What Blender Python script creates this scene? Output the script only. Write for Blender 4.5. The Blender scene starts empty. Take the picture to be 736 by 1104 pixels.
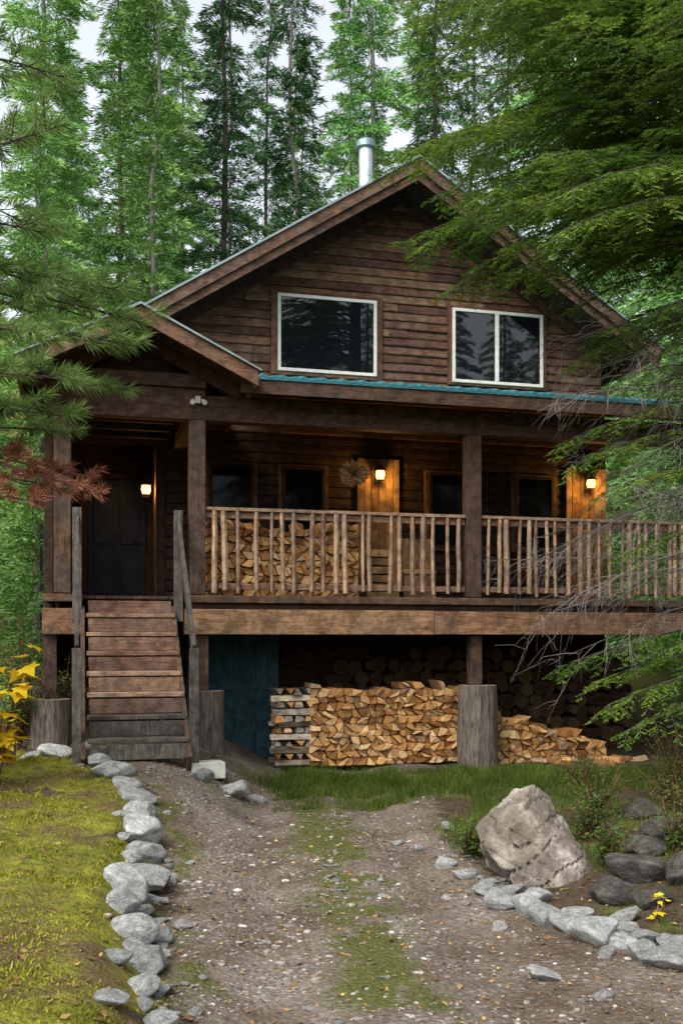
import bpy, bmesh, math, random
import numpy as np
from mathutils import Vector, Matrix, noise
random.seed(7)
R=random.random
def U(a,b): return random.uniform(a,b)
sc=bpy.context.scene
sc.view_settings.view_transform='Standard'
sc.view_settings.look='None'
sc.view_settings.exposure=0
sc.view_settings.gamma=1
# ------------------------------------------------------------------ helpers
def link(o):
    sc.collection.objects.link(o); return o
def tag(o,label=None,cat=None,group=None,kind=None):
    if label: o["label"]=label
    if cat: o["category"]=cat
    if group: o["group"]=group
    if kind: o["kind"]=kind
    return o
def empty(name,loc=(0,0,0),rz=0,parent=None):
    o=bpy.data.objects.new(name,None); o.empty_display_size=.2
    o.location=loc; o.rotation_euler=(0,0,rz)
    if parent: o.parent=parent
    return link(o)
def put(name,me,parent=None,loc=(0,0,0),rot=(0,0,0),scale=(1,1,1)):
    o=bpy.data.objects.new(name,me); o.location=loc; o.rotation_euler=rot; o.scale=scale
    if parent: o.parent=parent
    return link(o)
def poly_mesh(name,V,mats,rnd=None,midx=None):
    V=np.asarray(V,dtype=np.float32); N,k,_=V.shape
    me=bpy.data.meshes.new(name)
    me.vertices.add(N*k); me.vertices.foreach_set('co',V.reshape(-1))
    me.loops.add(N*k); me.loops.foreach_set('vertex_index',np.arange(N*k,dtype=np.int32))
    me.polygons.add(N); me.polygons.foreach_set('loop_start',np.arange(0,N*k,k,dtype=np.int32))
    if midx is not None: me.polygons.foreach_set('material_index',np.asarray(midx,dtype=np.int32))
    me.update(calc_edges=True)
    a=me.attributes.new('rnd','FLOAT','POINT')
    if rnd is None: rnd=np.random.default_rng(1).random(N)
    a.data.foreach_set('value',np.repeat(np.asarray(rnd,dtype=np.float32),k))
    for m in mats: me.materials.append(m)
    return me
class MB:
    def __init__(s): s.v=[];s.f=[];s.r=[];s.m=[]
    def add(s,vs,fs,m=0,r=None):
        b=len(s.v); r=R() if r is None else r
        s.v+= [tuple(p) for p in vs]; s.r+=[r]*len(vs)
        s.f+=[tuple(b+i for i in f) for f in fs]; s.m+=[m]*len(fs)
    def box(s,x0,x1,y0,y1,z0,z1,m=0,r=None):
        vs=[(x0,y0,z0),(x1,y0,z0),(x1,y1,z0),(x0,y1,z0),(x0,y0,z1),(x1,y0,z1),(x1,y1,z1),(x0,y1,z1)]
        s.add(vs,[(0,3,2,1),(4,5,6,7),(0,1,5,4),(1,2,6,5),(2,3,7,6),(3,0,4,7)],m,r)
    def beam(s,p0,p1,w,h,m=0,r=None,up=(0,0,1)):
        p0=Vector(p0);p1=Vector(p1);d=(p1-p0).normalized();upv=Vector(up)
        a=d.cross(upv).normalized(); b=a.cross(d).normalized()
        vs=[]
        for p in (p0,p1):
            for i,j in ((-1,-1),(1,-1),(1,1),(-1,1)): vs.append(p+a*(i*w/2)+b*(j*h/2))
        s.add(vs,[(0,1,2,3)[::-1],(4,5,6,7),(0,1,5,4),(1,2,6,5),(2,3,7,6),(3,0,4,7)],m,r)
    def prism(s,poly,y0,y1,m=0,r=None):
        n=len(poly); vs=[(x,y0,z) for x,z in poly]+[(x,y1,z) for x,z in poly]
        fs=[tuple(range(n)),tuple(range(2*n-1,n-1,-1))]+[(i,(i+1)%n+0,(i+1)%n+n,i+n)[::-1] for i in range(n)]
        s.add(vs,fs,m,r)
    def tube(s,pts,rad,n=6,m=0,r=None,cap=True):
        pts=[Vector(p) for p in pts]; vs=[];fs=[]
        for i,p in enumerate(pts):
            d=(pts[min(i+1,len(pts)-1)]-pts[max(i-1,0)]); d=d.normalized() if d.length>1e-9 else Vector((0,0,1))
            a=d.cross(Vector((.31,.17,1)) if abs(d.z)<.9 else Vector((1,.1,0))).normalized(); b=d.cross(a)
            for k in range(n):
                t=2*math.pi*k/n; vs.append(p+(a*math.cos(t)+b*math.sin(t))*rad[i])
        for i in range(len(pts)-1):
            for k in range(n):
                k2=(k+1)%n; fs.append((i*n+k,i*n+k2,(i+1)*n+k2,(i+1)*n+k))
        if cap: fs.append(tuple(range(n))[::-1]); fs.append(tuple((len(pts)-1)*n+k for k in range(n)))
        s.add(vs,fs,m,r)
    def mesh(s,name,mats,smooth=False):
        me=bpy.data.meshes.new(name); me.from_pydata(s.v,[],s.f)
        for m in mats: me.materials.append(m)
        me.polygons.foreach_set('material_index',s.m)
        a=me.attributes.new('rnd','FLOAT','POINT'); a.data.foreach_set('value',s.r)
        if smooth: me.polygons.foreach_set('use_smooth',[True]*len(s.f))
        bm=bmesh.new(); bm.from_mesh(me); bmesh.ops.recalc_face_normals(bm,faces=bm.faces); bm.to_mesh(me); bm.free()
        me.update(); return me
    def obj(s,name,mats,parent=None,bevel=0,smooth=False,loc=(0,0,0),rot=(0,0,0)):
        o=put(name,s.mesh(name,mats,smooth),parent,loc,rot)
        if bevel:
            b=o.modifiers.new('bevel','BEVEL'); b.width=bevel; b.segments=2; b.limit_method='ANGLE'
        return o
# ------------------------------------------------------------------ materials
class NT:
    def __init__(s,name):
        s.mat=bpy.data.materials.new(name); s.mat.use_nodes=True; s.t=s.mat.node_tree; s.t.nodes.clear()
    def n(s,t,**k):
        nd=s.t.nodes.new(t)
        for a,b in k.items(): setattr(nd,a,b)
        return nd
    def l(s,a,b): s.t.links.new(a,b)
    def ramp(s,fac,stops):
        r=s.n('ShaderNodeValToRGB'); e=r.color_ramp.elements
        while len(e)<len(stops): e.new(.5)
        for i,(p,c) in enumerate(stops):
            e[i].position=p; e[i].color=(*c,1) if len(c)==3 else c
        s.l(fac,r.inputs[0]); return r.outputs[0]
    def mix(s,f,a,b,bt='MIX'):
        m=s.n('ShaderNodeMix',data_type='RGBA',blend_type=bt)
        for x,i in ((f,0),(a,6),(b,7)):
            if hasattr(x,'links'): s.l(x,m.inputs[i])
            elif i==0: m.inputs[0].default_value=x
            else: m.inputs[i].default_value=(*x,1) if isinstance(x,tuple) else (x,x,x,1)
        return m.outputs[2]
    def math(s,op,a,b=0,clamp=False):
        m=s.n('ShaderNodeMath',operation=op,use_clamp=clamp)
        for x,i in ((a,0),(b,1)):
            if hasattr(x,'links'): s.l(x,m.inputs[i])
            else: m.inputs[i].default_value=x
        return m.outputs[0]
    def attr(s,name): return s.n('ShaderNodeAttribute',attribute_name=name).outputs['Fac']
    def noise(s,vec,scale,detail=5,rough=.6,dist=0):
        n=s.n('ShaderNodeTexNoise'); n.inputs['Scale'].default_value=scale; n.inputs['Detail'].default_value=detail
        n.inputs['Roughness'].default_value=rough; n.inputs['Distortion'].default_value=dist
        if vec is not None: s.l(vec,n.inputs['Vector'])
        return n.outputs['Fac']
    def coord(s): return s.n('ShaderNodeTexCoord').outputs['Object']
    def rndv(s):
        oi=s.n('ShaderNodeObjectInfo').outputs['Random']
        return s.math('FRACT',s.math('ADD',s.attr('rnd'),oi))
    def shader(s,col,rough=.7,bump=None,bstr=.3,bdist=.01,spec=.3,metal=0,**kw):
        b=s.n('ShaderNodeBsdfPrincipled')
        if hasattr(col,'links'): s.l(col,b.inputs['Base Color'])
        else: b.inputs['Base Color'].default_value=(*col,1)
        if hasattr(rough,'links'): s.l(rough,b.inputs['Roughness'])
        else: b.inputs['Roughness'].default_value=rough
        b.inputs['Specular IOR Level'].default_value=spec; b.inputs['Metallic'].default_value=metal
        for k,v in kw.items(): b.inputs[k.replace('_',' ')].default_value=v
        if bump is not None:
            bp=s.n('ShaderNodeBump'); bp.inputs['Strength'].default_value=bstr; bp.inputs['Distance'].default_value=bdist
            s.l(bump,bp.inputs['Height']); s.l(bp.outputs[0],b.inputs['Normal'])
        o=s.n('ShaderNodeOutputMaterial'); s.l(b.outputs[0],o.inputs[0]); return s.mat
def wood(name,c1,c2,axis='x',rough=.75,var=.5,weather=None,sc_=1.0,spec=.2):
    s=NT(name); rn=s.rndv()
    mp=s.n('ShaderNodeMapping'); k={'x':(1.0,12,12),'y':(12,1.0,12),'z':(12,12,1.0)}[axis]
    mp.inputs['Scale'].default_value=tuple(q*sc_ for q in k)
    off=s.n('ShaderNodeCombineXYZ'); o50=s.math('MULTIPLY',rn,37.0)
    for i in range(3): s.l(o50,off.inputs[i])
    va=s.n('ShaderNodeVectorMath',operation='ADD'); s.l(s.coord(),va.inputs[0]); s.l(off.outputs[0],va.inputs[1])
    s.l(va.outputs[0],mp.inputs[0])
    g=s.noise(mp.outputs[0],3,6,.7,1.4)
    col=s.ramp(g,[(.34,c1),(.66,c2)])
    big=s.noise(va.outputs[0],2.3,5,.65)
    if weather: col=s.mix(s.math('MULTIPLY',s.ramp(big,[(.45,(0,0,0)),(.62,(1,1,1))]),.8),col,weather)
    br=s.n('ShaderNodeHueSaturation'); s.l(col,br.inputs['Color'])
    s.l(s.math('ADD',s.math('MULTIPLY',rn,var),1-var/2),br.inputs['Value'])
    s.l(s.math('ADD',s.math('MULTIPLY',rn,.02),.492),br.inputs['Hue']); br.inputs['Saturation'].default_value=.98
    dark=s.mix(s.ramp(s.noise(va.outputs[0],7,5,.75),[(.40,(0,0,0)),(.58,(1,1,1))]),(0.42,.40,.39),(1.08,1.06,1.05))
    col=s.mix(.85,br.outputs[0],dark,'MULTIPLY')
    return s.shader(col,rough,g,.7,.008,spec)
def leafm(name,stops,trans=.35,nscale=.7,val=(.6,1.4),huev=.03,hc=.5):
    s=NT(name); rn=s.attr('rnd'); oi=s.n('ShaderNodeObjectInfo').outputs['Random']
    cl=s.noise(s.coord(),nscale,1.5,.6)
    f=s.math('ADD',s.math('MULTIPLY',rn,.45),s.math('MULTIPLY',s.math('SUBTRACT',cl,.2),1.0),True)
    col=s.ramp(f,stops)
    h=s.n('ShaderNodeHueSaturation'); s.l(col,h.inputs['Color'])
    s.l(s.math('ADD',s.math('MULTIPLY',oi,val[1]-val[0]),val[0]),h.inputs['Value'])
    oi2=s.math('FRACT',s.math('MULTIPLY',oi,7.31))
    s.l(s.math('ADD',s.math('MULTIPLY',oi2,huev*2),hc-huev),h.inputs['Hue'])
    d=s.n('ShaderNodeBsdfDiffuse'); s.l(h.outputs[0],d.inputs[0]); last=d.outputs[0]
    if trans>0:
        t=s.n('ShaderNodeBsdfTranslucent'); s.l(h.outputs[0],t.inputs[0])
        m=s.n('ShaderNodeMixShader'); m.inputs[0].default_value=trans; s.l(d.outputs[0],m.inputs[1]); s.l(t.outputs[0],m.inputs[2]); last=m.outputs[0]
    o=s.n('ShaderNodeOutputMaterial'); s.l(last,o.inputs[0]); return s.mat

M={}
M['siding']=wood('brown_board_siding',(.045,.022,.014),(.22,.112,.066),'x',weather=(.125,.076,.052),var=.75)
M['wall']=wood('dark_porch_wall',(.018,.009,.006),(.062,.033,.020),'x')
M['beam']=wood('timber_beam',(.036,.019,.012),(.13,.071,.044),'x',weather=(.068,.048,.036))
M['rim']=wood('deck_rim_timber',(.09,.042,.021),(.31,.17,.092),'x',weather=(.14,.087,.057))
M['beamy']=wood('timber_rafter',(.028,.015,.010),(.085,.046,.029),'y')
M['barge']=wood('barge_board',(.06,.032,.022),(.19,.105,.07),'x',weather=(.10,.067,.052))
M['post']=wood('timber_post',(.032,.018,.012),(.12,.068,.045),'z',weather=(.075,.053,.042))
M['bal']=wood('weathered_baluster',(.15,.09,.054),(.42,.265,.165),'z',weather=(.25,.185,.135),var=.85)
M['rail']=wood('weathered_rail',(.13,.072,.043),(.34,.205,.125),'x',weather=(.20,.14,.105))
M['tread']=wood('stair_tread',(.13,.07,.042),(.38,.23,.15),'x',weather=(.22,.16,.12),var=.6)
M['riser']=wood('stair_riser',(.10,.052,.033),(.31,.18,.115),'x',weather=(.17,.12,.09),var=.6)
M['greywood']=wood('grey_weathered_wood',(.035,.031,.028),(.15,.13,.112),'z',weather=(.08,.07,.062))
M['pine']=wood('pale_pine_boards',(.15,.08,.033),(.40,.24,.105),'z',var=.6,weather=(.13,.075,.04))
M['teal']=wood('teal_painted_boards',(.010,.035,.045),(.03,.085,.10),'z',var=.4)
M['door']=wood('dark_blue_door',(.009,.012,.02),(.02,.028,.045),'z',var=.2,rough=.5)
M['trim']=wood('brown_window_trim',(.06,.030,.019),(.17,.085,.05),'z')
def barkm(name,c1,c2,sx=10,sz=2.5):
    s=NT(name); mp=s.n('ShaderNodeMapping'); mp.inputs['Scale'].default_value=(sx,sx,sz); s.l(s.coord(),mp.inputs[0])
    g=s.noise(mp.outputs[0],2.2,6,.7,.6); col=s.ramp(g,[(.35,c1),(.65,c2)])
    return s.shader(col,.9,g,1,.03,.1)
M['bark']=barkm('tree_bark',(.03,.024,.02),(.12,.10,.085))
M['barkpale']=barkm('pale_bark',(.09,.085,.075),(.28,.27,.24))
M['stump']=barkm('stump_bark',(.045,.038,.033),(.20,.17,.14),14,2)
s=NT('stump_cut_top'); c=s.coord(); M['cut']=s.shader(s.ramp(s.noise(c,9,6,.6),[(.3,(.12,.08,.05)),(.7,(.30,.2,.12))]),.8)
s=NT('dead_twig'); M['twig']=s.shader(s.ramp(s.attr('rnd'),[(0,(.04,.034,.03)),(1,(.17,.15,.132))]),.9)
def firem(name,k_):
    s=NT(name); rn=s.rndv(); c=s.coord()
    va=s.n('ShaderNodeVectorMath',operation='ADD'); off=s.n('ShaderNodeCombineXYZ'); k=s.math('MULTIPLY',rn,40.0); s.l(k,off.inputs[0]); s.l(k,off.inputs[2]); s.l(c,va.inputs[0]); s.l(off.outputs[0],va.inputs[1])
    g=s.noise(va.outputs[0],28,5,.7,.8)
    q=lambda a:tuple(x*k_ for x in a)
    col=s.ramp(rn,[(0,q((.18,.08,.03))),(.3,q((.40,.20,.07))),(.65,q((.58,.33,.125))),(.88,q((.74,.50,.26))),(1,q((.30,.20,.13)))])
    col=s.mix(.75,col,s.ramp(g,[(.3,(.42,.34,.27)),(.62,(1.08,1.08,1.08))]),'MULTIPLY')
    return s.shader(col,.8,g,.5,.006,.15)
M['fire']=firem('split_firewood',.90); M['shadedfire']=firem('shaded_old_firewood',.11)  # old back logs: under-deck shade put into the colour by the low factor
s=NT('firewood_bark'); c=s.coord(); g=s.noise(c,22,5,.7); M['fbark']=s.shader(s.ramp(g,[(.3,(.03,.022,.016)),(.7,(.10,.072,.052))]),.9,g,.8,.01,.1)
M['fgrey']=wood('grey_firewood',(.16,.12,.085),(.48,.39,.30),'x',var=.8,spec=.1,rough=.95,weather=(.36,.325,.28))
s=NT('teal_metal_roofing'); g=s.noise(s.coord(),3,5); M['tealmetal']=s.shader(s.ramp(g,[(.3,(.02,.13,.155)),(.7,(.055,.22,.255))]),.4,None,metal=.3,spec=.5)
s=NT('grey_metal_trim'); g=s.noise(s.coord(),3,5); M['greymetal']=s.shader(s.ramp(g,[(.3,(.14,.18,.185)),(.7,(.25,.30,.305))]),.45,None,metal=.3,spec=.5)
s=NT('galvanised_flue'); g=s.noise(s.coord(),6,5); M['flue']=s.shader(s.ramp(g,[(.3,(.42,.46,.48)),(.7,(.65,.70,.72))]),.35,None,metal=.85,spec=.5)
s=NT('flue_cap'); M['cap']=s.shader((.20,.27,.29),.35,None,metal=.8)
s=NT('white_window_frame'); g=s.noise(s.coord(),12,5); M['white']=s.shader(s.ramp(g,[(.3,(.50,.50,.44)),(.7,(.64,.64,.58))]),.5)
s=NT('dark_window_glass'); g=s.noise(s.coord(),1.2,2); M['glass']=s.shader((.005,.006,.008),.01,g,.04,.02,spec=.5,IOR=1.55)
s=NT('dim_porch_glass'); g=s.noise(s.coord(),1.2,2); M['dimglass']=s.shader((.004,.005,.006),.05,g,.05,.02,spec=.12,IOR=1.4)
s=NT('black_iron'); M['iron']=s.shader((.02,.02,.02),.5,None,metal=.4)
s=NT('lit_lamp_glass'); b=s.n('ShaderNodeEmission'); b.inputs[0].default_value=(1,.46,.09,1); b.inputs[1].default_value=9; o=s.n('ShaderNodeOutputMaterial'); s.l(b.outputs[0],o.inputs[0]); M['lamp']=s.mat
s=NT('pale_block'); g=s.noise(s.coord(),9,5); M['block']=s.shader(s.ramp(g,[(.3,(.38,.38,.33)),(.7,(.55,.55,.48))]),.8,g,.3)
def rockm(name,a,b,c_,moss=.4):
    s=NT(name); c=s.coord(); oi=s.n('ShaderNodeObjectInfo').outputs['Random']
    off=s.n('ShaderNodeVectorMath',operation='ADD'); cx=s.n('ShaderNodeCombineXYZ'); s.l(s.math('MULTIPLY',oi,30.0),cx.inputs[0]); s.l(c,off.inputs[0]); s.l(cx.outputs[0],off.inputs[1]); v=off.outputs[0]
    g=s.noise(v,2.2,8,.68,.4); g2=s.noise(v,9,6,.75)
    col=s.ramp(g,[(.28,a),(.5,b),(.68,c_)])
    col=s.mix(.75,col,s.ramp(g2,[(.35,(.45,.43,.40)),(.6,(1.12,1.12,1.12))]),'MULTIPLY')
    h=s.n('ShaderNodeHueSaturation'); s.l(col,h.inputs['Color']); s.l(s.math('ADD',s.math('MULTIPLY',oi,.5),.75),h.inputs['Value'])
    geo=s.n('ShaderNodeNewGeometry'); sx=s.n('ShaderNodeSeparateXYZ'); s.l(geo.outputs['Normal'],sx.inputs[0])
    mo=s.math('MULTIPLY',s.ramp(s.noise(v,3,5,.7),[(.52,(0,0,0)),(.62,(1,1,1))]),s.math('MULTIPLY',sx.outputs[2],moss),True)
    col=s.mix(mo,h.outputs[0],(.13,.13,.05))
    return s.shader(col,.85,s.math('ADD',g,s.math('MULTIPLY',g2,.6)),.9,.06,.2)
M['rock']=rockm('pale_grey_rock',(.19,.19,.185),(.40,.41,.395),(.62,.62,.60),.4)
M['boulder']=rockm('boulder_rock',(.045,.037,.030),(.19,.162,.132),(.50,.46,.40),.4)
M['darkrock']=rockm('dark_rock',(.03,.028,.026),(.085,.078,.07),(.19,.175,.16),.8)
s=NT('gravel_stones'); rn=s.attr('rnd'); M['gravel']=s.shader(s.ramp(rn,[(0,(.08,.066,.054)),(.5,(.17,.145,.12)),(.85,(.26,.235,.21)),(1,(.44,.42,.395))]),.9)
s=NT('fallen_leaves'); M['litter']=s.shader(s.ramp(s.attr('rnd'),[(0,(.07,.035,.015)),(.5,(.17,.09,.035)),(.85,(.26,.16,.055)),(1,(.42,.31,.07))]),.9)
M['fol1']=leafm('conifer_foliage',[(0,(.028,.075,.022)),(.3,(.08,.185,.052)),(.6,(.18,.35,.10)),(1,(.32,.50,.18))],0,.45,(.85,1.25),.012,.492)  # greens lightened to put distance haze into the foliage colour
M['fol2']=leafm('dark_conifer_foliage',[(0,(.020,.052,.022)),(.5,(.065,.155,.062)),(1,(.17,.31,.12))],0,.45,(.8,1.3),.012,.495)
M['fir']=leafm('fir_needles',[(0,(.014,.040,.008)),(.3,(.045,.11,.018)),(.62,(.12,.21,.030)),(1,(.27,.37,.06))],.3,1.3,(.95,1.05),.01)
M['pineneedle']=leafm('pine_needles',[(0,(.055,.11,.035)),(.5,(.15,.24,.07)),(1,(.29,.40,.14))],.3,1.2,(.95,1.05),.01)
M['redneedle']=leafm('rusty_dead_needles',[(0,(.08,.027,.02)),(.5,(.20,.07,.05)),(1,(.32,.14,.09))],.2,1.2,(.9,1.1),.01)
M['grass']=leafm('grass_blades',[(0,(.025,.04,.01)),(.5,(.065,.10,.018)),(.85,(.13,.16,.03)),(1,(.26,.21,.08))],.3,1.0,(.95,1.05),.005)
M['mossb']=leafm('moss_tufts',[(0,(.06,.055,.012)),(.3,(.13,.13,.018)),(.65,(.26,.26,.03)),(1,(.36,.29,.07))],.2,1.3,(.95,1.05),.005)
M['yellow']=leafm('yellow_leaves',[(0,(.45,.34,.02)),(.5,(.75,.56,.03)),(1,(.85,.70,.08))],.4,3,(.9,1.1),.01)
M['herb']=leafm('herb_leaves',[(0,(.03,.06,.012)),(.6,(.08,.12,.025)),(1,(.18,.19,.04))],.3,2,(.8,1.3),.03)
M['dried']=leafm('dried_flowers',[(0,(.22,.13,.06)),(.6,(.5,.32,.17)),(1,(.65,.46,.27))],.2,2,(.9,1.1),.01)
# ------------------------------------------------------------------ terrain
def sm(x):
    x=0 if x<0 else 1 if x>1 else x
    return x*x*(3-2*x)
def lerp(x,xs,ys): return float(np.interp(x,xs,ys))
def xb(y): return lerp(y,[0,4,5.1,6.9,8.9,10,12,40],[-.5,-.7,-1.0,-1.3,-1.75,-2.6,-3.2,-4])
def xr(y): return lerp(y,[0,4.2,5.2,6.2,7,8.4,10.3,40],[2.2,2.0,1.64,1.31,1.03,.82,1.1,1.6])
def cxp(y): return lerp(y,[4,9,11],[.30,-.12,-.4])
def gz(x,y):
    bank=.22*sm((xb(y)+.10-x)/.42)+.16*sm((xb(y)-.2-x)/2.0)*sm((11-y)/3)
    ramp=.38*sm((-.6-x)/1.3)*sm((y-6.6)/3.2)
    h=bank+ramp*max(0,(1-bank/.38))
    h+=.14*sm((x-xr(y)-.1)/1.3)*(1-sm((y-10)/2))
    if y>18: h+=.30*(y-18)*sm((y-18)/8)
    ax=abs(x)-7
    if ax>0: h+=.10*ax
    if y<-4: h+=.1*(-4-y)
    n=noise.noise(Vector((x*.55,y*.55,3)))*.05+noise.noise(Vector((x*2.1,y*2.1,9)))*.025+noise.noise(Vector((x*7,y*7,1)))*.010
    if x<xb(y): n+=.05*sm((xb(y)-x)/.4)*noise.noise(Vector((x*3.1,y*3.1,19)))
    pth=sm((x-xb(y))/.4)*sm((xr(y)-x)/.4)
    cx=cxp(y)
    n-=.06*pth*(math.exp(-((x-cx-.55)/.25)**2)+math.exp(-((x-cx+.55)/.25)**2))
    return h+n
def masks(x,y):
    n1=noise.noise(Vector((x*1.6,y*1.6,5))); n2=noise.noise(Vector((x*5,y*5,2))); n3=noise.noise(Vector((x*13,y*13,2)))
    w=.16*n1+.10*n2
    p=sm((x-xb(y)-.02+w)/.25)*sm((xr(y)+.1-x+w)/.3)
    gr=sm((y-9.9+n1*1.2+n2*.5)/.8)*sm((12.4-y)/.6)*sm((x+.95+.3*n1)/.4)
    p*=1-gr*.95
    st=math.exp(-((x-cxp(y)+.15*n1)/.27)**2)*sm(.85+n1*.9+n2*1.0+n3*.8)*.95
    st=max(st,.5*sm(n1*1.6+n2*.9+n3*.5-.15)*sm((y-4)/3))
    st=max(st,.7*math.exp(-((x-xb(y)-.25)/.2)**2)*sm(.5+n1*1.5+n2))
    under=sm((y-12.2-.25*x)/.5)*sm((22-y)/3)*(1 if -4<x<8 else 0)
    gr=max(gr,st)
    moss=sm((xb(y)+.12-x+w)/.25)*(1-sm((y-10.5)/1.5)*.5)*(1-.75*sm(-n1*1.8-n2*.7-.25))
    rgt=sm((x-xr(y)+w)/.4)
    gr=max(gr,rgt*sm(.55+n1*1.3+n2*.6)*.9)
    if y>14: gr=max(gr,.6)
    gr*=1-under; moss*=1-under
    return p,gr,moss
def span(a,b,n,pw):
    return [a+(b-a)*((i/n)**pw) for i in range(1,n+1)]
xs=sorted([-4.6-q for q in span(0,150,26,2.4)])+list(np.arange(-4.6,4.4,.045))+[4.4+q for q in span(0,150,26,2.4)]
ys=sorted([3.-q for q in span(0,90,18,2.2)])+list(np.arange(3,12.6,.045))+[12.6+q for q in span(0,170,40,2.2)]
nx,ny=len(xs),len(ys)
GV=np.zeros((ny,nx,3),dtype=np.float32); MK=np.zeros((ny,nx,3),dtype=np.float32)
for j,y in enumerate(ys):
    for i,x in enumerate(xs):
        GV[j,i]=(x,y,gz(x,y)); MK[j,i]=masks(x,y)
s=NT('forest_ground'); c=s.coord()
P=s.attr('m_path');G=s.attr('m_grass');Mo=s.attr('m_moss')
nf=s.noise(c,9,6,.7); nb=s.noise(c,1.4,4,.6); nff=s.noise(c,38,5,.75)
vo=s.n('ShaderNodeTexVoronoi'); vo.inputs['Scale'].default_value=42; s.l(c,vo.inputs['Vector'])
soil=s.ramp(nf,[(.3,(.035,.024,.016)),(.7,(.12,.085,.055))])
sc1=s.n('ShaderNodeSeparateColor'); s.l(vo.outputs['Color'],sc1.inputs[0])
peb=s.ramp(sc1.outputs[0],[(0,(.12,.102,.084)),(.7,(.20,.178,.155)),(.9,(.28,.26,.235)),(1,(.44,.43,.405))])
dirt=s.ramp(nff,[(.3,(.08,.063,.049)),(.7,(.25,.208,.168))])
path=s.mix(s.ramp(nf,[(.42,(0,0,0)),(.62,(.8,.8,.8))]),dirt,peb)
path=s.mix(.9,path,s.ramp(nb,[(.35,(.60,.51,.42)),(.62,(1.2,1.18,1.16))]),'MULTIPLY')
grass=s.ramp(nff,[(.3,(.05,.057,.016)),(.7,(.14,.145,.04))])
moss=s.ramp(nf,[(.3,(.07,.07,.012)),(.5,(.16,.165,.02)),(.7,(.29,.27,.035))])
moss=s.mix(s.ramp(nb,[(.46,(0,0,0)),(.60,(.9,.9,.9))]),moss,(.12,.078,.04))
jit=s.math('MULTIPLY',s.math('SUBTRACT',nf,.5),1.3)
def th(a): return s.ramp(s.math('ADD',a,jit),[(.28,(0,0,0)),(.72,(1,1,1))])
col=s.mix(th(P),soil,path); col=s.mix(th(G),col,grass); col=s.mix(th(Mo),col,moss)
hgt=s.math('ADD',s.math('MULTIPLY',vo.outputs['Distance'],-.5),s.math('ADD',s.math('MULTIPLY',nff,.7),nf))
ground_mat=s.shader(col,.95,hgt,1,.035,.15)
def grid_obj(name,faces,off):
    used=np.unique(faces.reshape(-1)); remap=np.full(nx*ny,-1); remap[used]=np.arange(len(used))
    V=GV.reshape(-1,3)[used].copy(); V[:,2]+=off; K=MK.reshape(-1,3)[used]; F=remap[faces]
    me=bpy.data.meshes.new(name); me.from_pydata(V.tolist(),[],F.tolist()); me.materials.append(ground_mat)
    for k,nm in enumerate(('m_path','m_grass','m_moss')):
        a=me.attributes.new(nm,'FLOAT','POINT'); a.data.foreach_set('value',np.ascontiguousarray(K[:,k]))
    me.polygons.foreach_set('use_smooth',[True]*len(F)); me.update()
    return put(name,me)
jj,ii=np.meshgrid(np.arange(ny-1),np.arange(nx-1),indexing='ij'); jj=jj.reshape(-1);ii=ii.reshape(-1)
FA=np.stack([jj*nx+ii,jj*nx+ii+1,(jj+1)*nx+ii+1,(jj+1)*nx+ii],1)
o=grid_obj('ground',FA,0); tag(o,"mossy forest ground with dirt and grass","ground",kind="structure")
pm=MK.reshape(-1,3)[FA][:,:,0].mean(1)>.45
yy=GV.reshape(-1,3)[FA][:,:,1].mean(1); pm&=(yy<12.3)&(yy>1)
o=grid_obj('gravel_path',FA[pm],.004); tag(o,"rutted gravel and dirt path up to the cabin","path",kind="structure")
# ------------------------------------------------------------------ cabin
A=math.radians(14.4); CO=Vector((-1.70,12,0)); ca,sa=math.cos(A),math.sin(A)
def W(u,d,z=0): return Vector((CO.x+ca*u-sa*d, CO.y+sa*u+ca*d, z))
cab=empty('log_cabin',CO,A); tag(cab,"dark brown two-storey timber cabin with covered porch and gable roof","cabin")
PK=(3.135,8.16); SL=.633; DK=2.11
def rz(u): return PK[1]-SL*abs(u-PK[0])
mb=MB(); z=4.5; ch=.122
while z<8.05:
    cuts=[-.05]+sorted([U(.5,5.8) for _ in range(random.choice((1,2,2,3)))])+[6.32]
    for a,b in zip(cuts[:-1],cuts[1:]):
        prof=[(z-.012,.0),(z-.012,-.036),(z+.004,-.040),(z+ch*.5,-.026),(z+ch-.014,-.012),(z+ch-.012,0)]
        j=U(-.006,.003); tilt=U(-.005,.005); r=R(); nseg=10
        hwmin=(PK[1]-.13-z)/SL
        A0=max(a,PK[0]-hwmin)+.002; B0=min(b,PK[0]+hwmin)-.002
        if B0-A0<.05: continue
        vs=[]
        for k in range(nseg+1):
            wv=U(-.003,.003)
            for zz,dd in prof:
                hw=(PK[1]-.13-zz)/SL
                lo=max(a+.002,PK[0]-hw); hi=max(lo+.001,min(b-.002,PK[0]+hw))
                t=k/nseg; vs.append((lo+(hi-lo)*t,2+dd+j+(wv if dd<-.005 else 0),zz+tilt*t+(wv if dd<-.03 else 0)))
        fs=[(q*6+i,q*6+i+1,(q+1)*6+i+1,(q+1)*6+i) for q in range(nseg) for i in range(5)]+[(0,1,2,3,4,5),tuple(nseg*6+q for q in (5,4,3,2,1,0))]
        mb.add(vs,fs,0,r)
    z+=ch
mb.prism([(-.05,4.3),(6.32,4.3),(6.32,rz(6.32)-.12),(PK[0],PK[1]-.12),(-.05,rz(-.05)-.12)],2.005,2.15)
mb.obj('gable_wall',[M['siding']],cab)
mb=MB()
z=DK
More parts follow.
